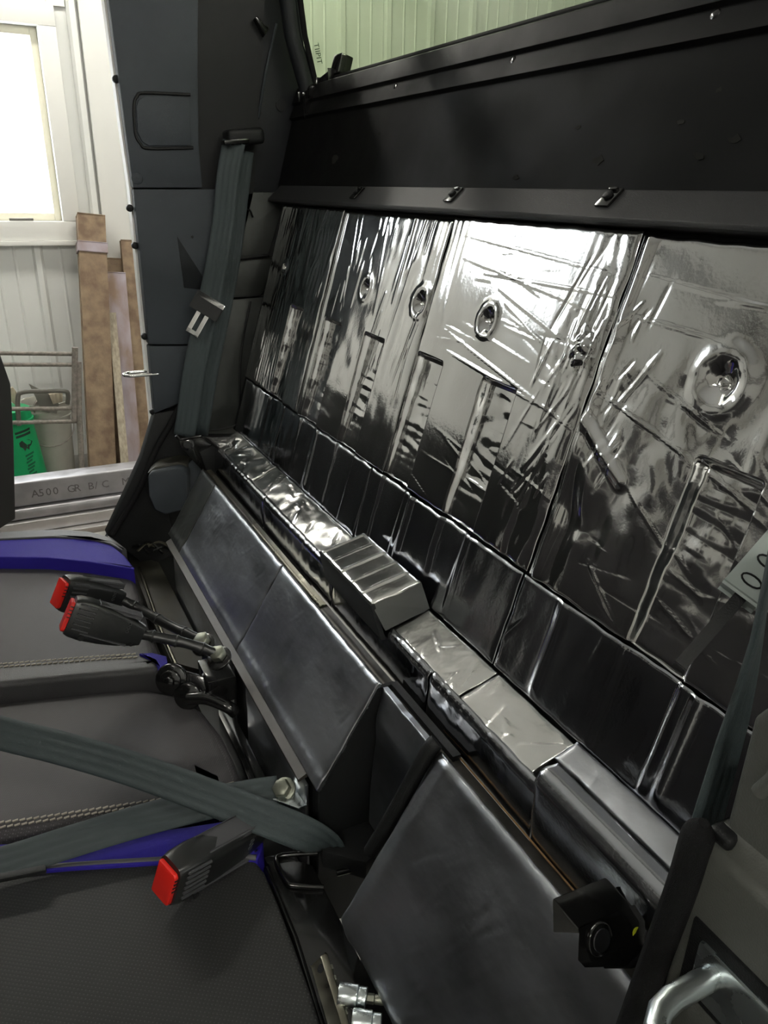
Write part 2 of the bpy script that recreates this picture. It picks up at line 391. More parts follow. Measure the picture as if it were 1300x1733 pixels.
# ================================================================== THE SETTING: workshop
GX = -4.85                                                     # inner face of the workshop wall beyond the cab
fl = box('floor', (-5.1, -5, -.1), (4, 5, 0), CONC); tag(fl, 'grey concrete workshop floor', 'floor', kind='structure')
ce = box('ceiling', (-5.1, -5, 4.6), (4, 5, 4.7), CEILM); tag(ce, 'grey high workshop ceiling', 'ceiling', kind='structure')
HY0, HY1, HZ0, HZ1 = -2.55, -1.55, 2.45, 3.45                     # second, higher window further forward
WY0, WY1, WZ0, WZ1 = -.62, .45, 1.36, 2.29                     # daylight opening
wf = thing('wall_far', (GX - .1, 0, 0), 'white ribbed metal workshop wall with window beyond the cab', 'wall', kind='structure')
for lo, hi in (((-5.05, -5, 0), (GX - .04, HY0, 4.6)), ((-5.05, HY1, 0), (GX - .04, WY0, 4.6)), ((-5.05, HY0, 0), (GX - .04, HY1, HZ0)), ((-5.05, HY0, HZ1), (GX - .04, HY1, 4.6)), ((-5.05, WY1, 0), (GX - .04, 5, 4.6)), ((-5.05, WY0, 0), (GX - .04, WY1, WZ0)), ((-5.05, WY0, WZ1), (GX - .04, WY1, 4.6))):
    box('wall_board', lo, hi, SIDING, wf)
def siding(y0, y1, z0, z1, parent):
    """ribbed steel sheet: a tall rib at each edge, two low ribs between"""
    v = []; f = []; pr = []
    n = max(1, round((y1 - y0) / .305)); p = (y1 - y0) / n
    for k in range(n):
        a = y0 + k * p
        pr += [(a, .0), (a + .012, .024), (a + .040, .024), (a + .056, 0), (a + .056 + (p - .056) * .30, 0), (a + .056 + (p - .056) * .33, .006), (a + .056 + (p - .056) * .37, 0),
               (a + .056 + (p - .056) * .63, 0), (a + .056 + (p - .056) * .66, .006), (a + .056 + (p - .056) * .70, 0)]
    pr.append((y1, 0))
    for y, h in pr: v += [(GX - .02 + h, y, z0), (GX - .02 + h, y, z1)]
    q = len(v)
    v += [(GX - .04, y0, z0), (GX - .04, y0, z1), (GX - .04, y1, z0), (GX - .04, y1, z1)]
    for i in range(len(pr) - 1): f.append((2 * i, 2 * i + 1, 2 * i + 3, 2 * i + 2))
    f += [(0, q, q + 1, 1), (q - 2, q - 1, q + 3, q + 2)]
    return link('siding_panel', me_from('siding_panel', v, f), SIDING, parent)
for a, b in ((-5, -4.2), (-4.2, -3.4), (-3.4, HY0 - .1), (HY1 + .1, WY0 - .1)): siding(a, b - .003, 0, 4.6, wf)
siding(HY0 - .1, HY1 + .1, 0, HZ0 - .1, wf); siding(HY0 - .1, HY1 + .1, HZ1 + .1, 4.6, wf)
siding(WY0 - .1, .60, 0, WZ0 - .10, wf); siding(WY0 - .1, .60, WZ1 + .1, 4.6, wf)
for a in np.arange(.605, 4.2, .915): siding(a, a + .912, 0, 4.6, wf)
text('pen_mark', 'TIIPIT', .045, axes(XP(531, 73, GX + .012) , Vector((0, .22, -.97)), Vector((0, .97, .22)), Vector((1, 0, 0))), INK, wf)
for nm, lo, hi in (('wall_front', (-5.1, -5.1, 0), (4, -5, 4.6)), ('wall_back', (-5.1, 5, 0), (4, 5.1, 4.6)), ('wall_near', (4, -5, 0), (4.1, 5, 4.6))):
    o = box(nm, lo, hi, SIDING if nm != 'wall_front' else FRONTW); tag(o, ('plain cream' if nm == 'wall_front' else 'white') + ' workshop wall on the ' + nm[5:] + ' side', 'wall', kind='structure')
wn = thing('window_1', (GX, 0, WZ0), 'white framed workshop window full of daylight', 'window', kind='structure')
for lo, hi in (((GX - .03, WY0 - .1, WZ0 - .10), (GX + .03, WY1 + .09, WZ0)), ((GX - .03, WY0 - .1, WZ1), (GX + .03, WY1 + .09, WZ1 + .1)),
               ((GX - .03, WY1, WZ0), (GX + .03, WY1 + .09, WZ1)), ((GX - .03, WY0 - .1, WZ0), (GX + .03, WY0, WZ1))):
    box('window_frame', lo, hi, WHITE, wn, bev=.006)
for lo, hi in (((GX - .09, WY1 - .035, WZ0), (GX - .04, WY1, WZ1)), ((GX - .09, WY0, WZ0), (GX - .04, WY0 + .035, WZ1)), ((GX - .09, WY0 + .035, WZ0), (GX - .04, WY1 - .035, WZ0 + .04)), ((GX - .09, WY0 + .035, WZ1 - .04), (GX - .04, WY1 - .035, WZ1))):
    box('window_sash', lo, hi, SIDING_Y, wn, bev=.004)
box('pane', (GX - .072, WY0 + .03, WZ0 + .03), (GX - .066, WY1 - .03, WZ1 - .03), GLASS, wn)
box('window_sill', (GX - .03, WY0 - .12, WZ0 - .125), (GX + .05, WY1 + .11, WZ0 - .10), WHITE, wn, bev=.005)
box('window_latch', (GX + .0, .18, WZ0 + .002), (GX + .025, .30, WZ0 + .016), SCRAP, wn, bev=.003)
box('corner_trim', (GX + .004, .66, 0), (GX + .03, .80, 4.6), WHITE, wf, bev=.004)

w3 = thing('window_3', (GX, -2, HZ0), 'high white framed workshop window', 'window', kind='structure')
for lo, hi in (((GX - .03, HY0 - .1, HZ0 - .10), (GX + .03, HY1 + .1, HZ0)), ((GX - .03, HY0 - .1, HZ1), (GX + .03, HY1 + .1, HZ1 + .1)),
               ((GX - .03, HY1, HZ0), (GX + .03, HY1 + .1, HZ1)), ((GX - .03, HY0 - .1, HZ0), (GX + .03, HY0, HZ1))):
    box('window_frame', lo, hi, WHITE, w3, bev=.006)
box('pane', (GX - .072, HY0, HZ0), (GX - .066, HY1, HZ1), GLASS, w3)
# workshop strip lights: fixture body with two glowing tubes
def strip_light(x, y, lab):
    t = thing('strip_light', (x, y, 3.43), lab, 'ceiling light', 'strip lights under the workshop ceiling')
    box('fixture_body', (x - .10, y - .62, 3.43), (x + .10, y + .62, 3.499), WHITE, t, bev=.006)
    for dy in (-.5, .5): tube('hanger', [(x, y + dy, 3.49), (x, y + dy, 4.6)], .004, WIRE, t, 6)
    for dx in (-.05, .05): tube('lamp_tube', [(x + dx, y - .58, 3.405), (x + dx, y + .58, 3.405)], .018, TUBEGLOW, t, 8)
for (x, y) in LIGHTS:
    strip_light(x, y, 'unseen white twin tube strip light on the workshop ceiling')

# ================================================================== THE SETTING: cab shell
def xprism(name, prof, x0, x1, material, parent=None, bev=0.0):
    return prism(name, [(x0, y, z) for y, z in prof], (x1 - x0, 0, 0), material, parent, bev)
XL, XR = -1.69, -.16
wr = thing('wall_rear', (-.9, .5, 1.03), 'rear wall of cab clad in silver foil mats', 'wall', kind='structure')
cs = WN * -.018
xprism('backing', [(wall_y(1.03) - cs.y * 0 + .018, 1.03), (wall_y(1.528) + .018, 1.528), (wall_y(1.528) + .05, 1.528), (wall_y(1.03) + .05, 1.03)], XL, XR, BLACKP, wr)
up = thing('wall_rear_upper', (-.9, .64, 1.55), 'matt black upper bulkhead under the rear glass', 'wall', kind='structure')
xprism('bulkhead', [(.602, 1.545), (.640, 1.682), (.634, 1.687), (.646, 1.711), (.641, 1.716), (.654, 1.744), (.662, 1.747), (.70, 1.747), (.70, 1.545)], XL - .02, XR + .02, BULK, up, bev=.0012)
for px, py, s in ((1010, 270, .014), (1180, 262, .009), (1240, 235, .010), (870, 300, .009), (565, 268, .02), (545, 325, .012), (640, 225, .007), (1150, 205, .006), (975, 215, .006), (1215, 150, .006)):
    c = WP(px, py, .0); n = 9; pts = []
    for k in range(n):
        a = 2 * math.pi * k / n; rr = s * random.uniform(.45, 1.0); pts.append(c + Vector((1, 0, 0)) * rr * math.cos(a) * 1.0 + Vector((0, LEAN, 1)).normalized() * rr * .55 * math.sin(a))
    prism('smudge', [p - WN * .0022 for p in pts], -WN * .003, GRIME, up)
for px, py in ((673, 150), (872, 105), (1215, 28)):
    disc('screw', WP(px, py, -.003), WN, .006, .005, GLOSSB, up, 10, .0015)
tr = thing('trim_1', (-.9, .6, 1.53), 'dark grey sheet flange along the top of the foil', 'flange', kind='structure')
xprism('flange', [(.603, 1.556), (.574, 1.530), (.573, 1.525), (.600, 1.518), (.612, 1.53), (.612, 1.556)], XL, XR, BAND, tr, bev=.001)
fn = Vector((0, -.67, .743)).normalized(); fx = Vector((1, 0, 0)); fy = fn.cross(fx)
def flp(px, py): return PL(px, py, (0, .5885, 1.543), (0, -.667, .745))
for px, py in ((768, 331), (1032, 336), (605, 328)):
    c = flp(px, py)
    nt_ = obox('spring_nut', c + fn * .001, fx, fy, fn, .020, .026, .004, GLOSSB, tr, .001)
    disc('nut_hole', c + fn * .003, fn, .0055, .004, BLACKP, nt_, 12, .001)
    obox('nut_tab', c + fn * .004 + fy * .009, fx, fy, fn, .012, .004, .004, GLOSSB, nt_, .001)

# rear glass and its gasket
g2 = thing('window_2', (-.9, .66, 1.746), 'green tinted rear glass of the cab with black gasket', 'window', kind='structure')
def gl(z, o=0): return wall_y(z) + .012 + o
prism('pane', [(XL - .25, gl(1.745), 1.745), (XR, gl(1.745), 1.745), (XR, gl(2.02), 2.02), (XL - .30, gl(2.02), 2.02)], (0, .004, 0), TINT, g2)
tube('gasket', [(XL + .10, gl(1.748), 1.749), (XR, gl(1.748), 1.749)], .005, RUBBER, g2, 8)
# glass clip block on the sill
cb = WP(575, 112, -.012)
gc = thing('glass_clip', cb, 'small black clip block at the foot of the rear glass', 'clip')
obox('clip_block', WP(578, 112, -.016), (1, 0, 0), (0, LEAN, 1), WN, .040, .036, .026, GLOSSB, gc, .004)
obox('clip_arm', WP(556, 140, -.010), (.9, 0, .15), (-.15, 0, .9), (0, 1, 0), .06, .028, .02, GLOSSB, gc, .003)
obox('clip_foot', WP(528, 160, -.004), (1, 0, .1), (-.1, 0, 1), (0, 1, 0), .06, .012, .03, GLOSSB, gc, .003)
obox('clip_web', WP(528, 178, -.004), (1, 0, .1), (-.1, 0, 1), (0, 1, 0), .012, .04, .026, GLOSSB, gc, .003)

# ---- far side wall of the cab (pillar trim)
wl = thing('wall_left', (-1.66, .3, .8), 'dark blue-grey plastic pillar trim at far side of cab', 'pillar trim', kind='structure')
def side(name, px, x, th, material, bev=.003, parent=None):
    return prism(name, [XP(a, b, x) for a, b in px], (-th, 0, 0), material, parent or wl, bev)
side('pillar_back', [(185, -40), (450, -40), (430, 320), (405, 430), (350, 583), (318, 690), (262, 698), (226, 318)], -1.69, .02, BLACKP, 0)
side('pillar_upper', [(180, -30), (336, -30), (335, 120), (337, 250), (343, 318), (226, 318), (212, 215)], -1.66, .03, PILLAR)
side('pillar_middle', [(226, 320), (420, 320), (405, 430), (350, 583), (252, 583)], -1.663, .03, PILLAR)
side('pillar_lower', [(252, 586), (349, 586), (310, 680), (262, 700)], -1.663, .03, PILLAR)
# pressed rounded rectangle on the upper trim
rr = [(322, 160), (245, 157), (232, 163), (227, 178), (229, 225), (238, 243), (252, 251), (327, 250)]
tube('pressed_groove', smooth_path([XP(a, b, -1.6585) for a, b in rr], 4), .0028, BLACKP, wl, 6)
side('pressed_panel', [(320, 164), (246, 162), (234, 170), (231, 182), (233, 224), (241, 240), (253, 247), (324, 246)], -1.657, .006, PILLAR, .002)
disc('plug_ring', XP(232, 302, -1.661), (1, 0, 0), .011, .002, PILLAR, wl, 18, .0008)
disc('screw_hole', XP(325, 401, -1.663), (1, 0, 0), .003, .002, BLACKP, wl, 10)
side('pillar_pocket', [(300, 400), (345, 470), (340, 490), (312, 487)], -1.661, .004, RECESS, .001)
# recess behind the belt, up to the rear glass post
side('pillar_return', [(337, -30), (450, -30), (425, 120), (405, 230), (380, 318), (345, 318), (337, 250)], -1.70, .03, RECESS)
side('quarter_panel', [(430, -30), (500, -30), (525, 150), (520, 330), (380, 330), (405, 230), (425, 120)], -1.715, .03, RECESS)
tube('panel_seam', [XP(468, 40, -1.71), XP(450, 120, -1.71), XP(437, 200, -1.71)], .003, PILLAR, wl, 6)
disc('drain_hole', XP(476, 178, -1.714), (1, 0, 0), .012, .002, BLACKP, wl, 16)
side('quarter_lower', [(405, 325), (500, 325), (480, 345), (455, 430), (395, 445), (402, 400)], -1.69, .02, GUN, .004)
side('quarter_pad', [(400, 440), (470, 432), (450, 490), (440, 503), (388, 505)], -1.685, .03, GUN, .008)
side('quarter_skin', [(388, 507), (470, 500), (462, 545), (430, 620), (415, 735), (338, 735), (350, 650)], -1.69, .03, GUN, .006)
tube('skin_edge', smooth_path([XP(a, b, -1.683) for a, b in ((424, 510), (408, 600), (405, 690), (397, 720), (345, 730))], 4), .0022, BLACKP, wl, 6)
tube('step_edge', smooth_path([XP(a, b, -1.68) for a, b in ((388, 455), (393, 441), (415, 437), (455, 432))], 4), .004, BLACKP, wl, 6)
tube('harness', smooth_path([XP(a, b, -1.68) for a, b in ((410, 375), (412, 360), (422, 355), (428, 368))], 4), .0022, RUBBER, wl, 6)
# far jamb edge with trim clips; light falling on it is painted in as white
prism('jamb_edge', [XP(a, b, -1.695) for a, b in ((172, -30), (182, -30), (213, 215), (228, 320), (252, 585), (266, 700), (257, 752), (252, 748), (258, 700), (244, 585), (219, 320), (204, 215))], (-.03, 0, 0), WHITE, wl)
for px, py in ((195, 135), (218, 352), (227, 415), (243, 568), (257, 695)):
    p = XP(px, py, -1.69); disc('trim_clip', p + Vector((.004, 0, 0)), (1, 0, 0), .007, .012, BLACKP, wl, 10, .002)
# latch loop standing out of the pillar front
def striker(y0, x, z, name, parent, material, gap=.034, r=.0045, ln=.045):
    pts = [(x, y0 + .02, z), (x, y0 - ln * .7, z)] + [(x + gap / 2 - gap / 2 * math.cos(a), y0 - ln * .7 - gap * .5 * math.sin(a), z) for a in [math.pi * k / 8 for k in range(1, 8)]] + [(x + gap, y0 - ln * .7, z), (x + gap, y0 + .02, z)]
    return tube(name, pts, r, material, parent, 10)
striker(.285, -1.70, 1.178, 'latch_loop', wl, CHROME, .034, .0035, .045)
# flap of trim sweeping down to the floor and its rubber edge
prism('sill_sweep', [XP(a, b, -1.665) for a, b in ((262, 700), (320, 690), (330, 740), (300, 800), (285, 870), (300, 935), (250, 960), (180, 905), (215, 830), (240, 775))], (-.03, 0, 0), BLACKP, wl, .003)
tube('edge_rubber', smooth_path([XP(a, b, -1.655) for a, b in ((338, 590), (318, 660), (290, 715), (262, 765), (235, 830), (190, 905))], 6), .007, RUBBER, wl, 8)
tube('edge_bead', smooth_path([XP(a, b, -1.668) for a, b in ((266, 702), (256, 755), (230, 815), (205, 865), (172, 920))], 6), .003, PILLAR, wl, 8)

box('side_lower', (-1.72, .285, .45), (-1.70, .66, 1.06), BLACKP, wl)
box('side_lower', (-1.72, .17, .45), (-1.70, .285, .80), BLACKP, wl)
box('quarter_backing', (-1.75, .44, 1.03), (-1.725, .72, 1.76), BLACKP, wl)
# ---- far rear window post
tube('window_post', [XP(482, -40, -1.66), XP(495, 60, -1.66), XP(520, 150, -1.66), XP(524, 175, -1.66)], .017, RECESS, wl, 12)
tube('post_seal', [XP(503, -40, -1.65), XP(516, 60, -1.65), XP(534, 140, -1.65)], .006, RUBBER, wl, 8)
bl = WP(440, 20, .03)
tube('post_clip', [XP(432, 30, -1.68), XP(446, 52, -1.68), XP(452, 46, -1.68)], [.006, .012, .006], GLOSSB, wl, 10)

# ---- near side jamb
wj = thing('wall_right', (-.1, .3, .8), 'black moulded door jamb with pressed ledge at near side', 'door jamb', kind='structure')
JY = .292
box('jamb_lower', (-.196, JY, .72), (.10, JY + .05, 1.236), JAMB, wj, .006, 3)
prism('jamb_upper', [(x, JY + .012, z) for x, z in ((-.190, 1.23), (-.190, 1.315), (-.172, 1.345), (-.12, 1.50), (.02, 2.02), (.10, 2.02), (.10, 1.23))], (0, .04, 0), JAMB, wj, .005, 3)
prism('jamb_ledge', [(-.192, JY - .001, 1.222), (-.192, JY + .012, 1.247), (-.192, JY + .03, 1.247), (-.192, JY + .03, 1.222)], (.29, 0, 0), JAMB, wj, .003)
tube('jamb_rib', [(-.176, JY + .010, 1.28), (-.172, JY + .011, 1.29), (-.146, JY + .011, 1.40)], .004, JAMB, wj, 8)
box('jamb_hook', (-.194, JY + .004, 1.237), (-.180, JY + .03, 1.246), BLACKP, wj, .004, 3)
box('side_skin', (-.19, JY + .045, .72), (-.17, .66, 1.30), BLACKP, wj, .004)
tr2 = tube('trim_2', smooth_path([YP(a, b, JY - .004) for a, b in ((1192, 1392), (1180, 1418), (1155, 1500), (1122, 1590), (1085, 1690), (1052, 1780))], 6), [.003 + .0055 * min(1, k / 5) for k in range(37)], RUBBER); tag(tr2, 'black rubber seal along the near door opening', 'seal', kind='structure')
sk = thing('door_latch_bar', (-.16, JY, 1.17), 'thick zinc plated latch loop on the near door jamb', 'latch bar')
striker(JY, -.166, 1.169, 'loop_bar', sk, ZINC, .055, .0065, .048)
box('latch_plate', (-.178, JY - .005, 1.145), (-.06, JY, 1.182), ZINC, sk, .003)
box('latch_recess', (-.186, JY - .002, 1.138), (-.05, JY + .004, 1.19), BLACKP, sk, .002)

# ---- roof, floor pan
rh = tube('roof_rail', [(-1.67, -1.35, 2.03), (-1.67, .74, 2.06), (-.17, .74, 2.06), (-.17, -1.35, 2.03), (-1.67, -1.35, 2.03)], .024, BLACKP, None, 10); tag(rh, 'black tubular roof rail of the open cab', 'roof rail', kind='structure')
fp = box('floor_cab', (-1.72, -1.75, .42), (-.12, .27, .45), BLACKP, None); tag(fp, 'black cab floor pan under the seats', 'floor pan', kind='structure')

# ================================================================== foil on the rear wall
Z0W = 1.047; COSW = 1 / math.hypot(1, LEAN)
def s_of(z): return (z - Z0W) / COSW
WPATH = [(wall_y(Z0W), Z0W), (wall_y(1.522), 1.522)]
RIBS = [-1.425, -1.25, -1.085, -.911, -.743, -.407]; RW = .033
PITS = [(-1.539, .010), (-1.158, .014), (-.978, .016), (-.806, .015), (-.448, .021)]
def wall_h(x, s):
    h = np.full_like(x, .004)
    top = s_of(1.337)
    for c in RIBS:
        wv = perlin(s * 30, np.full_like(s, c * 9), 3) * .003
        ins = sstep(-RW - .004, -RW + .005, x - c - .09 * (s - .3) * -.0 + wv) * (1 - sstep(RW - .003, RW + .003, x - c + wv * .3))
        ins = ins * (1 - sstep(top - .004, top + .003, s + .02 * (x - c))) * sstep(-.005, .02, s)
        dep = .005 + .0075 * sstep(.05, .25, s)
        h -= ins * dep * (1 - .35 * sstep(-RW, RW * .2, -(x - c)) * 0)
        # foil bridges and creases inside the pressed channel
        h += ins * (.0015 * np.abs(perlin(x * 9 + c, s * 60, 5)) + .0010 * perlin(x * 40, s * 32, 6)) * sstep(.11, .2, s)
    for c, r in PITS:
        d = np.hypot(x - c, (s - s_of(1.403)) * .93); an = np.arctan2(s - s_of(1.403), x - c)
        h += .0016 * np.exp(-((d - r * 1.25) / (r * .35)) ** 2)
        h -= (.008 * (1 - sstep(0, r, d)) + .009 * (1 - sstep(0, r * .38, d)))
        h += .0005 * perlin(an * 2.2 + 7, d * 120, 19) * np.exp(-((d - r) / (r * .8)) ** 2)
    return h
def rand_lines(n, x0, x1, s0, s1, ang, spread, lmin, lmax, amp, wd, seed):
    r = random.Random(seed); out = []
    for _ in range(n):
        x = r.uniform(x0, x1); s = r.uniform(s0, s1); a = ang + r.uniform(-spread, spread); l = r.uniform(lmin, lmax)
        out.append(((x, s), (x + l * math.cos(a), s + l * math.sin(a)), r.choice([-1, 1, 1]) * amp * r.uniform(.4, 1.2), wd * r.uniform(.7, 1.4)))
    return out
sm = s_of(1.162); st = s_of(1.518)
SEAMU = [-1.630, -1.315, -.950, -.595, -.185]
def up1(x, s):
    return wall_h(x, s) + .0012 * perlin(x * 14, s * 5, 1) + .0010 * np.abs(perlin(x * 60, s * 14, 2)) + creases(x, s, rand_lines(26, -1.62, -1.34, sm, st, 1.5, .25, .03, .12, .0009, .003, 5))
def up2(x, s):
    right = sstep(-1.2, -.98, x)
    return wall_h(x, s) + .0014 * perlin(x * 9, s * 4, 8) + right * .0007 * perlin(x * 75, s * 9, 9) + .0006 * perlin(x * 30, s * 30, 4) + creases(x, s, rand_lines(22, -1.30, -1.1, .3, st, 1.62, .2, .03, .1, .0010, .003, 6) + rand_lines(16, -1.12, -.97, .2, st, 1.5, .15, .06, .2, .0013, .003, 7)) + .002 * np.exp(-((x + 1.300) / .006) ** 2)
def up3(x, s):
    left = 1 - sstep(-.94, -.87, x); rt = sstep(-.70, -.62, x) * (1 - sstep(.40, .46, s) * .4)
    cr = [((-.93, .47), (-.61, .445), .0006, .0022), ((-.90, .44), (-.62, .405), .0007, .002), ((-.84, .425), (-.60, .425), .0007, .002), ((-.80, .41), (-.64, .365), .0008, .002), ((-.78, .395), (-.66, .35), .0007, .002), ((-.76, .38), (-.68, .36), .0006, .002), ((-.89, .32), (-.66, .295), .0010, .0025), ((-.86, .36), (-.70, .335), .0006, .002), ((-.90, .345), (-.60, .285), .0008, .0022)]
    return wall_h(x, s) + .0010 * perlin(x * 6, s * 5, 12) + left * .0012 * perlin(x * 85, s * 9, 13) + rt * (.0016 * perlin(x * 40, s * 14, 14) + .0010 * perlin(x * 90, s * 30, 15)) + creases(x, s, cr + rand_lines(26, -.70, -.61, .18, .40, 1.35, .3, .03, .11, .0011, .0026, 8) + rand_lines(26, -.93, -.66, .14, .46, -.12, .25, .03, .12, .0005, .0018, 41)) + .004 * np.exp(-((x + .626) / .012) ** 2 - ((s - .367) / .016) ** 2) * (1 + perlin(x * 120, s * 120, 16) * 2)
def up4(x, s):
    buck = sstep(.12, .22, s) * (1 - sstep(.33, .42, s))
    d1, t1 = segd(x, s, (-.588, .302), (-.535, .195)); d2, t2 = segd(x, s, (-.585, .300), (-.515, .255))
    fold = .0062 * np.exp(-(d1 / (.008 + .016 * np.sin(np.pi * t1))) ** 2) * np.sin(np.pi * np.clip(t1, .02, 1)) + .0014 * perlin(x * 28, s * 22, 27) * np.exp(-(d1 / .05) ** 2) + .004 * np.exp(-(d2 / .006) ** 2) - .004 * np.exp(-((x + .565) / .012) ** 2 - ((s - .19) / .05) ** 2)
    cr = [((-.59, .45), (-.30, .425), .0006, .002), ((-.57, .41), (-.46, .402), .0008, .0022), ((-.58, .33), (-.45, .30), .0010, .0025), ((-.53, .36), (-.42, .325), .0007, .002), ((-.46, .30), (-.35, .27), .0008, .003), ((-.52, .17), (-.46, .13), .0008, .003), ((-.435, .20), (-.39, .19), .001, .002), ((-.435, .17), (-.385, .155), .001, .002)]
    return wall_h(x, s) + .0014 * perlin(x * 6, s * 5, 22) + buck * (.0034 * perlin(x * 20, s * 16, 23) + .0014 * perlin(x * 45, s * 30, 24)) + sstep(-.56, -.6, x) * 0 + fold + creases(x, s, cr + rand_lines(18, -.59, -.54, .22, .46, 1.25, .3, .02, .07, .0011, .0032, 9) + rand_lines(30, -.57, -.24, .13, .46, -.15, .5, .03, .12, .0005, .0018, 42)) + .0035 * np.exp(-((x + .582) / .006) ** 2)
UL = ['silver foil mat with fine upright ripples beside the pillar', 'silver foil mat with streaked creases and two puckered pits', 'silver foil mat with long level creases and one deep pit', 'buckled silver foil mat with a loose fold and a ringed pit']
for k, fn_ in enumerate((up1, up2, up3, up4)):
    foil_sheet(SEAMU[k] + (.0012 if k else 0), SEAMU[k + 1] - .0012, WPATH, fn_, wr, FOIL, UL[k], .0018, sm + .001 + (.0 if k % 2 else .0015), st - (.004 if k % 2 else 0), seed=k)
SEAML = [-1.62, -1.37, -.985, -.600, -.185]
def low(seed):
    def f(x, s):
        hook = creases(x, s, rand_lines(10, -1.5, -.2, 0, .11, 1.45, .5, .03, .08, .0007, .003, seed))
        ridge = 0
        for c in (-1.20, -.855, -.715, -.528, -.352): ridge = ridge + .003 * np.exp(-((x - c - .0) / .006) ** 2) * sstep(0, .02, s)
        return wall_h(x, s) * .5 + .002 + .0014 * perlin(x * 8, s * 7, seed) + .0007 * perlin(x * 40, s * 18, seed + 1) + hook + ridge
    return f
LL = ['low foil mat at the far end of the ledge', 'low foil mat behind the bright creased ledge', 'low foil mat behind the boxed step of the ledge', 'low foil mat with a bright upright fold near the belt']
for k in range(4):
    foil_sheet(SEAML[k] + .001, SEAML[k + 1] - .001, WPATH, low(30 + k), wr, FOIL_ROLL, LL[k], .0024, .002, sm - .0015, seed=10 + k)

# ================================================================== ledge at the foot of the wall
YL0, YL1, ZL, ZF = .395, wall_y(1.047) - .003, 1.047, .972
ZE = 1.030                                                     # front edge: the ledge falls a little to the front
lg = thing('rear_ledge', (-.9, .42, .96), 'foil wrapped ledge running along foot of the rear wall', 'ledge')
xprism('ledge_core', [(YL0 + .006, .955), (YL0 + .006, ZE - .006), (.455, ZL - .008), (.475, ZL - .008), (.475, .955)], -1.62, -.185, BLACKP, lg)
def shelf_h(amp, seed, sc=15):
    def f(x, s):
        return .0022 + amp * (perlin(x * sc, s * sc * 1.3, seed) + .5 * perlin(x * sc * 2.3, s * sc * 3, seed + 1)) + creases(x, s, rand_lines(14, x.min(), x.max(), 0, .07, -.3, 1.2, .02, .06, amp * .9, .003, seed + 2))
    return f
TOP = [(YL0 + .002, ZE), (YL1, ZL)]; TOPF = [(YL0 + .002, ZE - .003), (YL1 - .002, ZL + .006)]
for x0, x1, a, lab in ((-1.59, -1.335, .0030, 'bright creased foil on the far end of the ledge'), (-1.333, -.936, .0040, 'brightest crumpled foil stretch on the ledge'), (-.745, -.586, .0012, 'dull creased foil beyond the boxed step'), (-.584, -.452, .0012, 'narrow creased foil strip on the ledge')):
    foil_sheet(x0, x1, TOP if x0 > -.9 else TOPF, shelf_h(a, int(-x0 * 40)), lg, FOIL_SHELF, lab, .0026, seed=3)
foil_sheet(-.450, -.187, [(YL0 + .030, ZE + .012), (YL1, ZL + .004)], shelf_h(.0006, 77, 10), lg, FOIL_LOW, 'flat dusty foil at the near end of the ledge', .0032)
box('bare_ledge', (-.44, YL0 + .008, ZE - .006), (-.187, YL0 + .03, ZE + .008), DUSTY, lg, .001)
# boxed step
bx = thing('boxed_step', (-.84, .42, ZL), None, None); bx.parent = lg; bx.matrix_parent_inverse = lg.matrix_basis.inverted(); bx['label'] = 'raised foil wrapped box on the ledge'
BH = .034
def bxh(x, s): return .002 + .0006 * perlin(x * 40, s * 40, 51) + .0010 * (np.abs(((x + .84) * 30) % 1 - .5) < .06)
foil_sheet(-.930, -.760, [(.376, ZL + BH - .016), (.446, ZL + BH)], bxh, bx, FOIL_SHELF, None, .0026)
prism('box_end', [(-.760, .376, ZL + BH - .016), (-.742, .388, ZE + .003), (-.742, .452, ZL + .003), (-.760, .448, ZL + BH)], (-.006, 0, 0), GUN, bx)
prism('box_side', [(-.930, .374, ZL + BH - .016), (-.758, .374, ZL + BH - .016), (-.745, .384, ZE - .012), (-.930, .384, ZE - .012)], (0, .006, 0), BLACKP, bx)
xprism('box_core', [(.386, ZE), (.382, ZL + BH - .019), (.444, ZL + BH - .004), (.444, ZL - .002)], -.928, -.764, BLACKP, bx)
# front face of the ledge
FACE = [(YL0 - .004, ZF), (YL0, ZE - .006), (YL0 + .005, ZE + .0035)]
for x0, x1, lab in ((-1.60, -1.242, None), (-1.240, -.925, None), (-.923, -.640, None), (-.638, -.432, None)):
    sd = int(-x0 * 30)
    foil_sheet(x0, x1, FACE, lambda x, s, sd=sd: .003 + .0012 * perlin(x * 14, s * 10, sd) + .0008 * np.abs(perlin(x * 50, s * 12, sd + 1)) + .0012 * np.exp(-((s - .055) / .006) ** 2) * (1 + perlin(x * 90, s * 20, sd)), lg, FOIL_ROLL, None, .003, seed=sd)
foil_sheet(-.430, -.262, [(YL0 - .006, ZF - .005), (YL0 - .008, ZE + .016), (YL0 - .002, ZE + .024), (YL0 + .016, ZE + .026)], lambda x, s: .003 + .0010 * perlin(x * 12, s * 12, 61) + .0016 * np.exp(-((s - .094) / .005) ** 2) - .03 * sstep(-.30, -.262, x) * sstep(.03, .1, s) * 0, lg, FOIL_ROLL, 'raised foil curb at the near end of the ledge', .003)
box('curb_core', (-.430, YL0 + .000, ZE - .02), (-.264, YL0 + .016, ZE + .022), BLACKP, lg, .002)
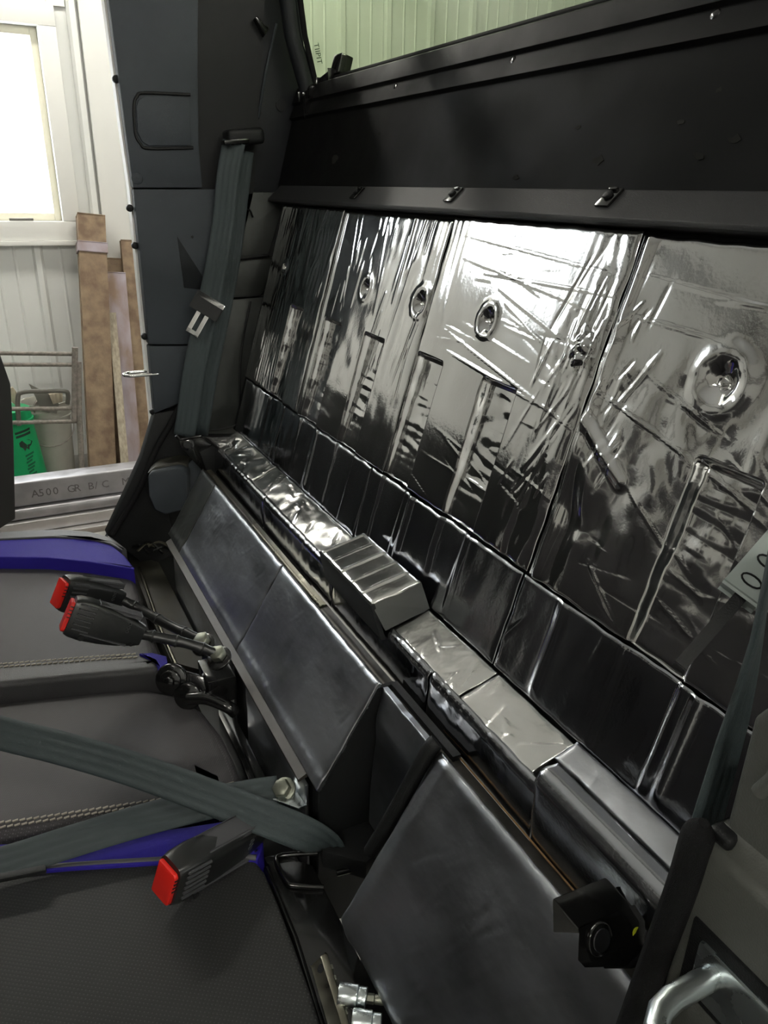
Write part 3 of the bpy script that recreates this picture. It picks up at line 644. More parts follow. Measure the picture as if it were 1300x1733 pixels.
# steel rail at the foot of the ledge
rl = thing('lower_rail', (-.9, .37, .965), 'worn black steel rail along bottom of the ledge face', 'rail')
xprism('rail_tube', [(.364, .955), (.364, .972), (.372, .978), (.384, .978), (.384, .955)], -1.60, -.235, RAIL, rl, .003)
tube('rust_line', [(-.60, .3835, .9795), (-.29, .3835, .9795)], .0010, RUSTL, rl, 6)
for a, b, mt in ((-1.58, -1.25, DUSTY), (-1.25, -.92, STEELD)):
    xprism('rail_cap', [(.368, .9775), (.372, .981), (.381, .981), (.383, .9775)], a, b, mt, rl, .001)

# ================================================================== engine cover below the ledge
ec = thing('engine_cover', (-1.1, .32, .55), 'black engine cover with foil faces below the ledge', 'engine cover')
xprism('cover_body', [(.362, .978), (.286, .846), (.280, .844), (.277, .60), (.366, .60), (.366, .978)], -1.545, -.707, BLACKP, ec, .003)
APATH = [(.274, .853), (.278, .856), (.356, .985), (.360, .990)]
def ah(seed):
    return lambda x, s: .0035 + .0010 * perlin(x * 9, s * 9, seed) + .0004 * perlin(x * 50, s * 10, seed + 1) + .0022 * np.exp(-((s - .012) / .010) ** 2) + .0010 * np.exp(-((s - .012) / .012) ** 2) * perlin(x * 120, s * 30, seed) + creases(x, s, rand_lines(9, x.min(), x.max(), .02, .15, 1.2, .7, .02, .05, .0006, .003, seed))
foil_sheet(-1.552, -1.448, APATH, ah(71), ec, GUN, 'greyish end foil of the engine cover', .003)
def ah2(x, s): return ah(72)(x, s) + .0016 * np.exp(-((x + 1.36) / .05) ** 2 - ((s - .11) / .03) ** 2) * np.abs(perlin(x * 130, s * 45, 73)) * 2
foil_sheet(-1.446, -1.050, APATH, ah2, ec, FOIL_LOW, 'upper foil panel with a patch of bright ripples', .003)
foil_sheet(-1.0455, -.697, APATH, ah(74), ec, FOIL_LOW, 'smooth foil panel ending at the dark recess', .003)
# flange strip and drop face
xprism('flange_strip', [(.2735, .852), (.262, .846), (.262, .842), (.275, .846)], -1.53, -.735, STRIP, ec)
DROP = [(.268, .62), (.270, .842)]
for x0, x1 in ((-1.50, -1.06), (-.985, -.725)):
    foil_sheet(x0, x1, DROP, lambda x, s: .002 + .0014 * perlin(x * 9, s * 8, 81) + .0005 * perlin(x * 40, s * 30, 82), ec, FOIL_LOW, None, .005)
# recess between the two humps
rc = thing('recess_box', (-.64, .36, .72), 'black plastic recess between the foil covers', 'recess')
prism('recess_side', [(-.703, .356, .984), (-.703, .277, .852), (-.703, .272, .70), (-.703, .38, .70), (-.703, .38, .984)], (.006, 0, 0), BLACKP, rc)
box('recess_back', (-.70, .374, .70), (-.55, .384, .985), BLACKP, rc)
prism('recess_floor', [ZP(a, b, .775) for a, b in ((535, 1375), (605, 1345), (640, 1355), (665, 1420), (620, 1460), (545, 1440))], (0, 0, -.03), BLACKP, rc, .004)
foil_sheet(-.694, -.566, [(.350, .775), (.352, .86), (.362, .950), (.366, .985)], lambda x, s: .006 + .0010 * perlin(x * 14, s * 12, 91) + .004 * np.exp(-((s - .165) / .02) ** 2) + .0014 * np.exp(-((s - .2) / .012) ** 2) * np.abs(perlin(x * 110, s * 40, 92)), rc, FOIL_LOW, 'small foil panel set back in the recess', .003)
tube('recess_lip', smooth_path([(-.566, .362, .998), (-.568, .352, .985), (-.580, .318, .90), (-.590, .296, .845)], 4), .009, BLACKP, rc, 10)
# near cover
nc = thing('near_engine_cover', (-.42, .33, .5), 'near engine cover faced with scratched foil', 'engine cover')
NP = [(.247, .796), (.246, .802), (.252, .812), (.358, .984), (.364, .990)]
xprism('cover_body', [(.28, .49), (.262, .792), (.367, .970), (.372, .970), (.372, .49)], -.552, -.235, BLACKP, nc)
def nh(x, s): return .004 + .0016 * perlin(x * 7, s * 7, 101) + .0006 * perlin(x * 30, s * 22, 102) + .0028 * np.exp(-((x + .535) / .012) ** 2) + creases(x, s, rand_lines(34, -.54, -.25, .02, .2, -2.0, .25, .03, .1, .0008, .0022, 103))
foil_sheet(-.556, -.236, NP, nh, nc, FOIL_LOW, 'large scratched foil panel beside the socket rail', .0035)

# ================================================================== rear bench
def zo(pix, z, front=None):
    """outline on a level plane; the first and last points run forward out of view to y = front"""
    p = [ZP(a, b, z) for a, b in pix]; q = [(v.x, v.y) for v in p]
    if front is not None: q = [(q[0][0], front)] + q + [(q[-1][0], front)]
    return q
def clampy(pts, ymax): return [Vector((p.x, min(p.y, ymax), p.z)) for p in pts]
def stitches(parent, pix, z, step=.0085):
    P = smooth_path([ZP(a, b, z) for a, b in pix], 8); d = [0]
    for a, b in zip(P, P[1:]): d.append(d[-1] + (b - a).length)
    n = int(d[-1] / step)
    bm = bmesh.new()
    for k in range(n):
        t = (k + .5) * step; i = max(j for j in range(len(d)) if d[j] <= t); i = min(i, len(P) - 2)
        dr = (P[i + 1] - P[i]).normalized(); c = P[i] + dr * (t - d[i]); sd = Vector((-dr.y, dr.x, 0)); dr = (dr + sd * .35).normalized()
        ret = bmesh.ops.create_cube(bm, size=1)
        for v in ret['verts']: v.co = c + dr * (v.co.x * step * .78) + Vector((-dr.y, dr.x, 0)) * (v.co.y * .0022) + Vector((0, 0, 1)) * (v.co.z * .0016)
    o = link('stitching', fin(bm, 'stitching'), THREAD, parent); o['kind'] = 'stuff'; return o
# far cushion
z1 = .815
s1 = thing('seat_cushion', (-1.4, 0, .62), 'far grey seat cushion with blue band along its outer edge', 'seat cushion', 'rear bench seat cushions')
pillow('cushion_body', zo([(0, 928), (80, 922), (150, 925), (200, 940), (226, 965), (236, 1000), (250, 1050), (268, 1100), (258, 1130), (200, 1136), (100, 1146), (0, 1156)], z1 - .02, -.34), .66, z1 - .02, .018, VINYL, s1)
pillow('outer_bolster', zo([(0, 901), (90, 897), (150, 900), (190, 911), (214, 930), (206, 932), (186, 921), (150, 912), (90, 909), (0, 913)], z1 + .010, -.34), z1 - .06, z1 + .012, .003, PIPING, s1)
pillow('blue_band', zo([(0, 916), (90, 911), (150, 914), (188, 924), (212, 944), (226, 962), (227, 966), (150, 954), (80, 947), (0, 946)], z1 + .003, -.34), z1 - .04, z1 + .0075, .003, BLUE, s1)
pillow('inner_bolster', zo([(0, 1121), (100, 1116), (200, 1108), (255, 1104), (274, 1114), (275, 1122), (262, 1132), (200, 1138), (100, 1147), (0, 1157)], z1 + .004, -.34), .68, z1 + .004, .010, VINYL_P, s1)
pillow('blue_tip', zo([(236, 1109), (258, 1107), (282, 1113), (284, 1124), (270, 1133), (262, 1120)], z1 + .005), z1 - .03, z1 + .008, .0012, BLUE, s1)
stitches(s1, [(-260, 1154), (-40, 1132), (60, 1124), (160, 1116), (240, 1111)], z1 + .0050); stitches(s1, [(-260, 1149), (-40, 1127), (60, 1119), (160, 1111), (236, 1106)], z1 + .0046)
# middle cushion
z2 = .79
s2 = thing('seat_cushion', (-1.0, 0, .62), 'plain dark middle seat cushion between the two blue banded ones', 'seat cushion', 'rear bench seat cushions')
pillow('cushion_body', zo([(0, 1183), (100, 1172), (200, 1162), (250, 1160), (300, 1171), (345, 1197), (375, 1235), (395, 1275), (410, 1315), (412, 1345), (380, 1362), (300, 1372), (150, 1391), (0, 1410)], z2, -.34), .64, z2, .022, VINYL, s2)
stitches(s2, [(-260, 1448), (-40, 1407), (60, 1391), (160, 1376), (280, 1358)], z2 + .0022); stitches(s2, [(-260, 1437), (-40, 1398), (60, 1384), (160, 1369), (275, 1352)], z2 + .0022)
# near cushion
z3 = .775
s3 = thing('seat_cushion', (-.5, 0, .6), 'near dotted black seat cushion with blue band and piping', 'seat cushion', 'rear bench seat cushions')
nx = ZP(560, 1800, z3)
ol = zo([(0, 1475), (120, 1462), (280, 1452), (380, 1447), (430, 1452), (448, 1475), (470, 1525), (500, 1605), (530, 1690), (552, 1760)], z3, -.34)
ol = ol[:-1] + [(-.30, .19), (-.27, .15), (-.26, -.34)]
pillow('cushion_body', ol, .62, z3, .006, VINYL_C, s3)
pillow('blue_band', zo([(-10, 1430), (120, 1424), (300, 1403), (400, 1388), (432, 1382), (444, 1406), (446, 1436), (436, 1456), (380, 1456), (280, 1461), (120, 1471), (0, 1482)], z3 + .003, -.34), .64, z3 + .005, .003, BLUE, s3)
tube('piping', smooth_path([ZP(a, b, z3 + .003) for a, b in ((-260, 1501), (-40, 1480), (120, 1465), (280, 1455), (380, 1450), (434, 1452))], 6), .0040, PIPING, s3, 8)

# ---- black seat frame behind the cushions
sf = thing('bench_base', (-1.0, .23, .45), 'gloss black steel bench base behind the cushions', 'bench base')
box('frame_channel', (-1.62, .222, .452), (-.57, .262, .70), BLACKP, sf, .004)
prism('frame_deck', clampy([ZP(a, b, .742) for a, b in ((430, 1452), (470, 1445), (560, 1452), (600, 1520), (640, 1620), (690, 1760), (552, 1760), (505, 1600), (450, 1470))], .262), (0, 0, -.05), GLOSSB, sf, .003)
tube('deck_pressing', smooth_path([ZP(a, b, .744) for a, b in ((545, 1443), (480, 1447), (468, 1458), (486, 1493), (500, 1499), (548, 1502))], 4), .0035, GLOSSB, sf, 8)
tube('deck_edge', [ZP(a, b, .744) for a, b in ((450, 1470), (500, 1590), (552, 1760))], .004, GLOSSB, sf, 8)
for p in (((565, 1462), (640, 1438)), ((570, 1478), (650, 1458))):
    tube('deck_rib', [ZP(a, b, .752) for a, b in p], .004, GLOSSB, sf, 8)
prism('frame_pan', clampy([ZP(a, b, .745) for a, b in ((215, 935), (300, 945), (330, 1010), (352, 1085), (345, 1135), (290, 1120), (262, 1060), (240, 1000))], .262), (0, 0, -.05), DUSTY, sf, .003)
tube('pan_edge', [ZP(a, b, .750) for a, b in ((236, 960), (270, 1060), (300, 1130))], .0035, STEELD, sf, 8)
prism('frame_pan', clampy([ZP(a, b, .735) for a, b in ((380, 1140), (405, 1160), (440, 1270), (470, 1330), (430, 1345), (405, 1280), (370, 1210))], .262), (0, 0, -.05), GLOSSB, sf, .003)
for k in range(6):
    a = ZP(215 + k * 9, 918 + (k % 3) * 7, .79); b = ZP(240 + k * 12, 925 + (k % 2) * 12, .775)
    tube('seat_spring', smooth_path([a, (a + b) / 2 + Vector((0, 0, .012)), b], 4), .003, GLOSSB if k % 2 else STEELD, sf, 6)

# ---- hinge with bolts between the far and middle cushions
hg = thing('pivot_bracket', ZP(320, 1150, .77), 'gloss black pivot bracket with large bolt heads between cushions', 'bracket')
hx = (ZP(290, 1140, .8) - ZP(370, 1160, .8)).normalized()
c1 = DP(293, 1148, 1.22); tow = (Vector(CAM) - c1).normalized(); ha = (tow + Vector((.5, -.6, 0))).normalized()
disc('pivot_disc', c1, ha, .026, .012, GLOSSB, hg, 24, .003)
disc('pivot_washer', c1 + ha * .012, ha, .017, .006, GLOSSB, hg, 24, .002)
disc('pivot_bolt', c1 + ha * .018, ha, .009, .008, GLOSSB, hg, 6, .001)
c2 = DP(318, 1178, 1.205)
disc('pivot_disc', c2 - ha * .006, ha, .022, .010, GLOSSB, hg, 24, .003)
tube('hinge_arm', smooth_path([DP(318, 1182, 1.20), DP(350, 1182, 1.195), DP(385, 1196, 1.185), DP(398, 1206, 1.19)], 5), [.010] * 16, GLOSSB, hg, 10)
prism('hinge_plate', [DP(296, 1132, 1.225), DP(345, 1145, 1.215), DP(352, 1178, 1.21), DP(312, 1170, 1.215)], -ha * .008, GLOSSB, hg, .002)
obox('hinge_block', DP(368, 1150, 1.23), (0, 1, 0), (0, 0, 1), (1, 0, 0), .045, .045, .07, GLOSSB, hg, .004)

# ================================================================== buckles
def buckle(name, N, Fc, bdir, lab, L=None, wd=.050, th=.030, ribside=1, stalk=None, wide=True):
    """seat belt buckle: N neck, Fc middle of button face, bdir direction of its broad width"""
    N = Vector(N); Fc = Vector(Fc); a = (Fc - N).normalized(); L = (Fc - N).length
    b = Vector(bdir); b = (b - a * b.dot(a)).normalized(); c = a.cross(b)
    if c.dot(Vector(CAM) - N) < 0: c = -c
    t = thing(name, N, lab, 'buckle', 'seat belt buckles')
    def P(u, v, w): return N + a * (u * L) + b * (v * wd) + c * (w * th)
    secs = [(0, .26, .30), (.10, .33, .36), (.30, .42, .42), (.55, .49, .48), (.80, .52, .50), (.94, .50, .48), (1.0, .46, .44)]
    v = []; f = []; n = 20
    for u, hw, ht in secs:
        for k in range(n):
            an = 2 * math.pi * k / n; cx_, sx_ = math.cos(an), math.sin(an); e = .45
            v.append(P(u, math.copysign(abs(cx_) ** e, cx_) * hw, math.copysign(abs(sx_) ** e, sx_) * ht))
    for i in range(len(secs) - 1):
        for k in range(n): f.append((i * n + k, i * n + (k + 1) % n, (i + 1) * n + (k + 1) % n, (i + 1) * n + k))
    f.append(tuple(range(n))[::-1]); f.append(tuple(range((len(secs) - 1) * n, len(secs) * n)))
    me = me_from('buckle_body', v, f, True); me.set_sharp_from_angle(angle=math.radians(55)); link('buckle_body', me, BUCKLE, t)
    # raised top shell on the broad edge
    obox('shell_seam', P(.5, .30, .44), a, b, c, L * .62, .002, .004, PIPING, t, .0008)
    obox('top_shell', P(.40, -.44, .0), a, b, c, L * .58, .006, th * .62, PIPING, t, .002)
    # red release button
    pb = prism('release_button', [P(1.0, y, z) for y, z in ((-.36, -.36), (-.36, .30), (-.30, .38), (.34, .38), (.40, .30), (.40, -.36))], a * .006, RED, t, .002)
    for k in range(4): obox('button_groove', P(1.0, -.26 + k * .09, .39) + a * .001, a, b, c, .009, .0014, .0012, BUCKLE, pb)
    for k in range(6):
        obox('grip_rib', P(.83 - .0 * k, -.40 + k * .125, .50), a, b, c, L * .22, .0018, .0022, PIPING, t, .0006)
    disc('screw_well', P(.78, .40, .485), c, .0042, .0016, BLACKP, t, 12)
    disc('screw_well', P(.12, .24, .40), c, .0030, .0016, BLACKP, t, 10)
    for k in range(3): tube('mould_mark', [P(.24 + .02 * math.cos(q) , -.05 - k * .10 + .035 * math.sin(q), .452) for q in [2 * math.pi * j / 10 for j in range(11)]], .0005, PIPING, t, 5)
    if stalk:
        pts = smooth_path([N + a * .004] + [Vector(p) for p in stalk], 5); n_ = len(pts); q = []
        for i in range(n_): q.append(.0078 + (.0014 if i % 4 == 0 else 0))
        tube('stalk', pts, q, BUCKLE, t, 12)
        for j in (n_ // 4, n_ // 2, 3 * n_ // 4): disc('stalk_ring', pts[j], pts[j + 1] - pts[j], .0100, .003, BUCKLE, t, 14, .001)
        e = pts[-1]; disc('anchor_bolt', e + Vector((.0, 0, -.002)), (.25, -.45, .85), .013, .013, BOLT, t, 6, .002)
        disc('anchor_plate', e + Vector((0, 0, -.008)), (.25, -.45, .85), .020, .005, GLOSSB, t, 20, .001)
    return t
buckle('seat_belt_buckle', DP(205, 1013, 1.27), DP(104, 1003, 1.185), DP(92, 1025, 1.185) - DP(118, 972, 1.185), 'black buckle with broad red button facing the cushion, behind another', wd=.058, th=.034,
       stalk=[DP(235, 1030, 1.27), DP(290, 1060, 1.24), DP(345, 1085, 1.205)])
buckle('seat_belt_buckle', DP(240, 1074, 1.15), DP(118, 1040, 1.10), DP(104, 1068, 1.10) - DP(132, 1012, 1.10), 'black ribbed buckle with thin red button, leaning before another buckle', wd=.060, th=.034,
       stalk=[DP(265, 1078, 1.15), DP(320, 1090, 1.16), DP(372, 1108, 1.17)])
buckle('seat_belt_buckle', DP(440, 1402, .98), DP(283, 1490, .865), DP(258, 1532, .865) - DP(308, 1446, .865), 'black buckle with red button lying alone on near dotted cushion', wd=.060, th=.042,
       stalk=[DP(465, 1395, .985), DP(500, 1400, 1.0)])

# ================================================================== belts
sb = thing('seat_belt', ZP(500, 1390, .80), 'dark ribbed lap belt crossing the middle and near cushions', 'seat belt', 'seat belts')
ribbon('shoulder_webbing', [ZP(-420, 1085, .86), ZP(-300, 1125, .875), ZP(-190, 1170, .90), ZP(-80, 1212, .90), ZP(0, 1240, .885), ZP(100, 1265, .87), ZP(220, 1300, .858), ZP(340, 1343, .845), ZP(450, 1385, .83), ZP(515, 1411, .81), ZP(558, 1432, .775), ZP(578, 1452, .73)], [(.42, -.45, .78)] * 8 + [(.5, -.5, .5), (.6, -.7, .1)], .041, .0018, WEB, sb, wlist=[.042] * 9 + [.038, .030])
ribbon('lap_webbing', [ZP(-380, 1560, .79), ZP(-220, 1520, .795), ZP(-80, 1478, .80), ZP(0, 1462, .80), ZP(120, 1424, .805), ZP(240, 1388, .81), ZP(350, 1360, .812), ZP(430, 1345, .812), ZP(470, 1340, .812)], [(.2, -.35, .9), (.2, -.3, .9), (.25, -.3, .9)], .046, .0018, WEB, sb)
stt = [ZP(x, y, .8155) for x, y in ((362, 1333), (385, 1326), (395, 1323), (400, 1338))]
tube('box_stitching', stt, .0008, THREAD, sb, 5)
prism('anchor_plate', [ZP(444, 1318, .81), ZP(492, 1322, .81), ZP(518, 1362, .81), ZP(505, 1368, .81), ZP(460, 1352, .81), ZP(455, 1340, .81)], (0, .002, -.004), ZINC, sb, .001)
ab = ZP(482, 1338, .81); disc('anchor_bolt', ab, (.3, -.5, .8), .017, .006, BOLT, sb, 20, .002); disc('bolt_head', ab + Vector((.3, -.5, .8)).normalized() * .005, (.3, -.5, .8), .0125, .011, BOLT, sb, 6, .002)
prism('belt_tag', [ZP(366, 1376, .81), ZP(395, 1374, .81), ZP(398, 1388, .81), ZP(372, 1390, .81)], (0, .001, -.002), BLACKP, sb)
obox('lap_adjuster', ZP(20, 1482, .80), ZP(60, 1474, .80) - ZP(-20, 1490, .80), (0, 0, 1), (1, 0, 0), .075, .006, .01, BLACKP, sb, .002)

fb = thing('seat_belt', XP(310, 720, -1.63), 'far shoulder belt hanging down pillar with bright steel tongue', 'seat belt', 'seat belts')
bn = [(.80, -.55, .1), (.75, -.6, .1), (.9, -.4, .1), (.9, -.4, .1)]
ribbon('front_webbing', [XP(396, 240, -1.635), XP(385, 300, -1.635), XP(377, 380, -1.635), XP(362, 470, -1.632), XP(350, 530, -1.63), XP(330, 620, -1.63), XP(318, 700, -1.632), XP(312, 738, -1.635)], bn, .047, .0016, WEB, fb)
ribbon('rear_webbing', [XP(413, 255, -1.66), XP(404, 330, -1.66), XP(392, 430, -1.655), XP(376, 520, -1.65), XP(355, 620, -1.65), XP(337, 735, -1.65)], [(.95, -.2, .1)] * 2, .040, .0016, WEB, fb)
gd = XP(412, 232, -1.655)
obox('belt_guide', gd, (1, 0, 0), (0, 1, .1), (0, -.1, 1), .05, .075, .030, BLACKP, fb, .010, 3)
obox('guide_slot', XP(398, 240, -1.635), (1, 0, 0), (0, 1, .1), (0, -.1, 1), .03, .052, .008, GLOSSB, fb, .003)
# tongue
ta = (XP(318, 575, -1.60) - XP(352, 515, -1.60)).normalized(); tn = Vector((.85, -.5, .15)); tn = (tn - ta * tn.dot(ta)).normalized(); tb = ta.cross(tn)
tc = XP(351, 518, -1.607)
tg = obox('tongue_grip', tc, ta, tb, tn, .030, .054, .012, BLACKP, fb, .004, 3)
obox('tongue_bar', tc - ta * .014 + tn * .002, ta, tb, tn, .006, .058, .008, CHROME, fb, .002)
for s_ in (-1, 1): obox('tongue_prong', tc + ta * .038 + tb * (s_ * .0095), ta, tb, tn, .052, .006, .003, CHROME, fb, .001)
obox('tongue_tip', tc + ta * .062, ta, tb, tn, .007, .025, .003, CHROME, fb, .001)
obox('tongue_slot', tc + tn * .0065, ta, tb, tn, .005, .016, .0012, BLACKP, fb)

nb = thing('seat_belt', (-.205, .30, 1.245), 'near shoulder belt edge against the door jamb, grey tongue grip', 'seat belt', 'seat belts')
ribbon('webbing', [XP(1318, 900, -.215), XP(1302, 970, -.215), XP(1284, 1060, -.215), XP(1264, 1150, -.214), XP(1240, 1240, -.213), XP(1214, 1330, -.211), XP(1188, 1422, -.209)], [(.80, .60, .0), (.84, .54, .0), (.96, .28, 0), (.98, .18, 0)], .042, .0016, WEB, nb)
ta = (XP(1150, 1128, -.235) - XP(1275, 985, -.235)).normalized()
tn = Vector(CAM) - XP(1210, 1065, -.235); tn = (tn - ta * tn.dot(ta)).normalized(); tb = ta.cross(tn)
gcn = XP(1288, 965, -.232)
obox('tongue_grip', gcn, ta, tb, tn, .036, .017, .016, GREYT, nb, .002)
for k in (-.003, .010): 
    q = [gcn + tn * .0085 + ta * (k + .0028 * math.cos(u)) + tb * (.0055 * math.sin(u)) for u in [2 * math.pi * j / 14 for j in range(15)]]
    tube('grip_slot', q, .0006, BLACKP, nb, 5)
obox('tongue_plate', (XP(1148, 1128, -.235) + XP(1262, 1003, -.235)) / 2, ta, tb, tn, (XP(1148, 1128, -.235) - XP(1262, 1003, -.235)).length, .0052, .02, BLACKP, nb, .0008)
obox('plate_edge', (XP(1170, 1110, -.234) + XP(1255, 1018, -.234)) / 2 + tb * .0027 + tn * .004, ta, tb, tn, .05, .0006, .010, CHROME, nb)

# ================================================================== brackets and small hardware
nbk = thing('anchor_bracket', (-.30, .34, .97), 'folded black steel bracket with bolt hole and yellow dot', 'bracket', 'belt anchor brackets')
prism('bracket_top', [DP(935, 1520, 0.572), DP(1025, 1484, 0.597), DP(1068, 1530, 0.593), DP(980, 1572, 0.565)], (0, .004, -.006), GLOSSB, nbk, .0015)
prism('bracket_cheek', [DP(935, 1520, 0.572), DP(980, 1572, 0.565), DP(982, 1580, 0.565), DP(936, 1578, 0.572)], (0, .006, -.002), GLOSSB, nbk, .001)
brf = [DP(980, 1572, 0.563), DP(1064, 1532, 0.592), DP(1082, 1560, 0.593), DP(1080, 1600, 0.586), DP(1060, 1636, 0.579), DP(990, 1638, 0.561), DP(978, 1625, 0.561)]
prism('bracket_face', brf, (.0, .007, -.003), GLOSSB, nbk, .0015)
bc = DP(1016, 1590, 0.570); bnn = (brf[1] - brf[0]).cross(brf[-1] - brf[0]).normalized()
if bnn.dot(Vector(CAM) - bc) < 0: bnn = -bnn
disc('hole_ring', bc - bnn * .003, bnn, .0125, .0042, GLOSSB, nbk, 22, .001); disc('bolt_hole', bc, bnn, .0085, .0022, FOIL_LOW, nbk, 20)
prism('bracket_wing', [DP(1050, 1560, 0.597), DP(1104, 1550, 0.608), DP(1100, 1600, 0.593), DP(1068, 1640, 0.579), DP(1020, 1640, 0.572)], (0, .006, -.002), GLOSSB, nbk, .001)
disc('yellow_dot', DP(1076, 1579, 0.591), bnn, .0048, .0012, YELLOW, nbk, 14)
prism('bracket_frame', [DP(1060, 1455, 0.629), DP(1072, 1468, 0.626), DP(1108, 1546, 0.608), DP(1098, 1552, 0.608), DP(1062, 1500, 0.622)], (0, .01, -.004), GLOSSB, nbk, .002)
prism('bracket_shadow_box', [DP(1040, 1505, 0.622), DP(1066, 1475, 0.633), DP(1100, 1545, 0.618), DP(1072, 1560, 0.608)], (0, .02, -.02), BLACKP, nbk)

fbk = thing('anchor_bracket', XP(350, 800, -1.58), 'black steel bracket with bolt hole at far end of ledge', 'bracket', 'belt anchor brackets')
prism('bracket_face', [XP(a, b, -1.575) for a, b in ((302, 742), (335, 742), (345, 738), (366, 748), (366, 792), (345, 800), (318, 770), (306, 758))], (-.006, 0, 0), GLOSSB, fbk, .002)
tube('bracket_lip', [XP(298, 737, -1.57), XP(304, 744, -1.57), XP(340, 738, -1.57)], .0035, GLOSSB, fbk, 8)
disc('hole_ring', XP(318, 752, -1.574), (1, -.2, .2), .013, .004, GLOSSB, fbk, 20, .001); disc('bolt_hole', XP(317, 752, -1.572), (1, -.2, .2), .008, .0035, BLACKP, fbk, 16)
prism('bracket_arm', [XP(a, b, -1.56) for a, b in ((340, 738), (365, 740), (408, 738), (400, 750), (370, 762))], (-.02, .01, -.006), GLOSSB, fbk, .002)
prism('bracket_leg', [XP(a, b, -1.57) for a, b in ((338, 765), (366, 752), (367, 800), (350, 800))], (-.02, 0, 0), BLACKP, fbk, .002)

cv = thing('corner_cover', XP(280, 870, -1.6), 'rounded black plastic cover box in the far corner', 'cover')
cvp = [(250, 806), (256, 799), (300, 790), (312, 792), (318, 802), (318, 850), (308, 864), (280, 872), (262, 864), (252, 840)]
prism('cover_front', [XP(a, b, -1.585) for a, b in cvp], (-.05, .02, 0), PILLAR, cv, .006, 3)
prism('cover_top', [XP(a, b, -1.60) for a, b in ((248, 802), (262, 790), (300, 782), (316, 786), (318, 794), (256, 802))], (-.05, .02, 0), DUSTY, cv, .004)
prism('cover_rear', [XP(a, b, -1.615) for a, b in ((316, 786), (330, 778), (352, 788), (345, 815), (322, 850), (318, 845))], (-.03, .02, 0), PILLAR, cv, .004)

# ---- socket rail on the seat frame, with two bit sockets clipped to it
sr = thing('socket_rail', ZP(560, 1680, .775), 'worn steel socket rail lying beside the near cushion', 'socket rail')
ra = (ZP(590, 1790, .785) - ZP(540, 1625, .785)); rl_ = ra.length; ra.normalize(); rc_ = (ZP(590, 1790, .785) + ZP(540, 1625, .785)) / 2
rs = Vector((0, 0, 1)).cross(ra).normalized()
if rs.y < 0: rs = -rs
rw_ = (rs * .75 + Vector((0, 0, .66))).normalized(); rn_ = ra.cross(rw_)
obox('rail_strip', rc_, ra, rn_, rw_, rl_, .0025, .021, STEELD, sr, .0008)
obox('rail_flange', rc_ + rs * .0045 + Vector((0, 0, .008)), ra, rs, (0, 0, 1), rl_ * .96, .007, .002, STEELD, sr, .0006)
if rn_.z < 0: rn_ = -rn_
disc('rail_hole', rc_ - ra * (rl_ * .40) + rn_ * .0008, rn_, .0045, .001, BLACKP, sr, 12)
for k in range(5): obox('spring_clip', rc_ + ra * (rl_ * (-.36 + k * .12)) + rs * .009, ra, rs, (0, 0, 1), .006, .005, .010, BOLT, sr, .001)
for k, (px, py) in enumerate(((573, 1683), (596, 1728))):
    c = ZP(px, py, .795); d_ = (ZP(px + 45, py + 6, .795) - c).normalized()
    so = thing('bit_socket', c, ('bright steel socket with hex bit, clipped to the rail', 'plain steel socket clipped lower on the rail')[k], 'socket', 'sockets on the rail')
    disc('socket_body', c, d_, .0115, .020, ZINC, so, 24, .001); disc('socket_collar', c + d_ * .020, d_, .0100, .009, ZINC, so, 24, .001)
    if k == 0:
        disc('bit_shank', c + d_ * .029, d_, .0050, .008, BOLT, so, 6, .0008); disc('bit_tip', c + d_ * .037, d_, .0046, .012, BOLT, so, 12, .001)

# ---- dark latch rod by the belt anchor
lt = thing('seat_latch', ZP(560, 1470, .77), 'bent steel latch rod beneath end of the lap belt', 'latch')
prism('latch_tongue', [DP(541, 1433, 1.075), DP(548, 1436, 1.07), DP(562, 1475, 1.06), DP(553, 1470, 1.06)], (0, .003, -.003), ZINC, lt, .0008)
tube('latch_rod', smooth_path([DP(555, 1465, 1.068), DP(566, 1482, 1.066), DP(572, 1500, 1.07), DP(578, 1530, 1.08)], 4), .006, GLOSSB, lt, 8)
prism('latch_tab', [DP(558, 1385, 1.09), DP(600, 1440, 1.05), DP(596, 1446, 1.05), DP(556, 1432, 1.07), DP(545, 1400, 1.09)], (0, .004, -.004), GLOSSB, lt, .001)

# ================================================================== front row, seen past the left edge and mirrored in the foil
def front_seat(x, lab):
    t = thing('front_seat', (x, -.75, .45), lab, 'front seat', 'front row seats')
    pillow('seat_base', [(x - .225, -1.15), (x + .225, -1.15), (x + .225, -.72), (x - .225, -.72)], .45, .80, .04, VINYL, t)
    pf = [(-.62, .72), (-.47, 1.22), (-.43, 1.33), (-.50, 1.38), (-.58, 1.36), (-.70, .80)]
    prism('backrest', [(x - .235, y, z) for y, z in pf], (.47, 0, 0), VINYL, t, .03, 3)
    prism('headrest', [(x - .12, -.47, 1.40), (x - .13, -.45, 1.52), (x - .10, -.45, 1.57), (x + .10, -.45, 1.57), (x + .13, -.45, 1.52), (x + .12, -.47, 1.40)], (0, -.09, 0), VINYL, t, .02, 3)
    for dx in (-.06, .06): tube('headrest_post', [(x + dx, -.50, 1.36), (x + dx, -.50, 1.42)], .006, CHROME, t, 8)
front_seat(-1.38, 'far black front seat with blue free backrest'); front_seat(-.90, 'middle black front seat of the front row'); front_seat(-.42, 'black front seat nearest the open door')
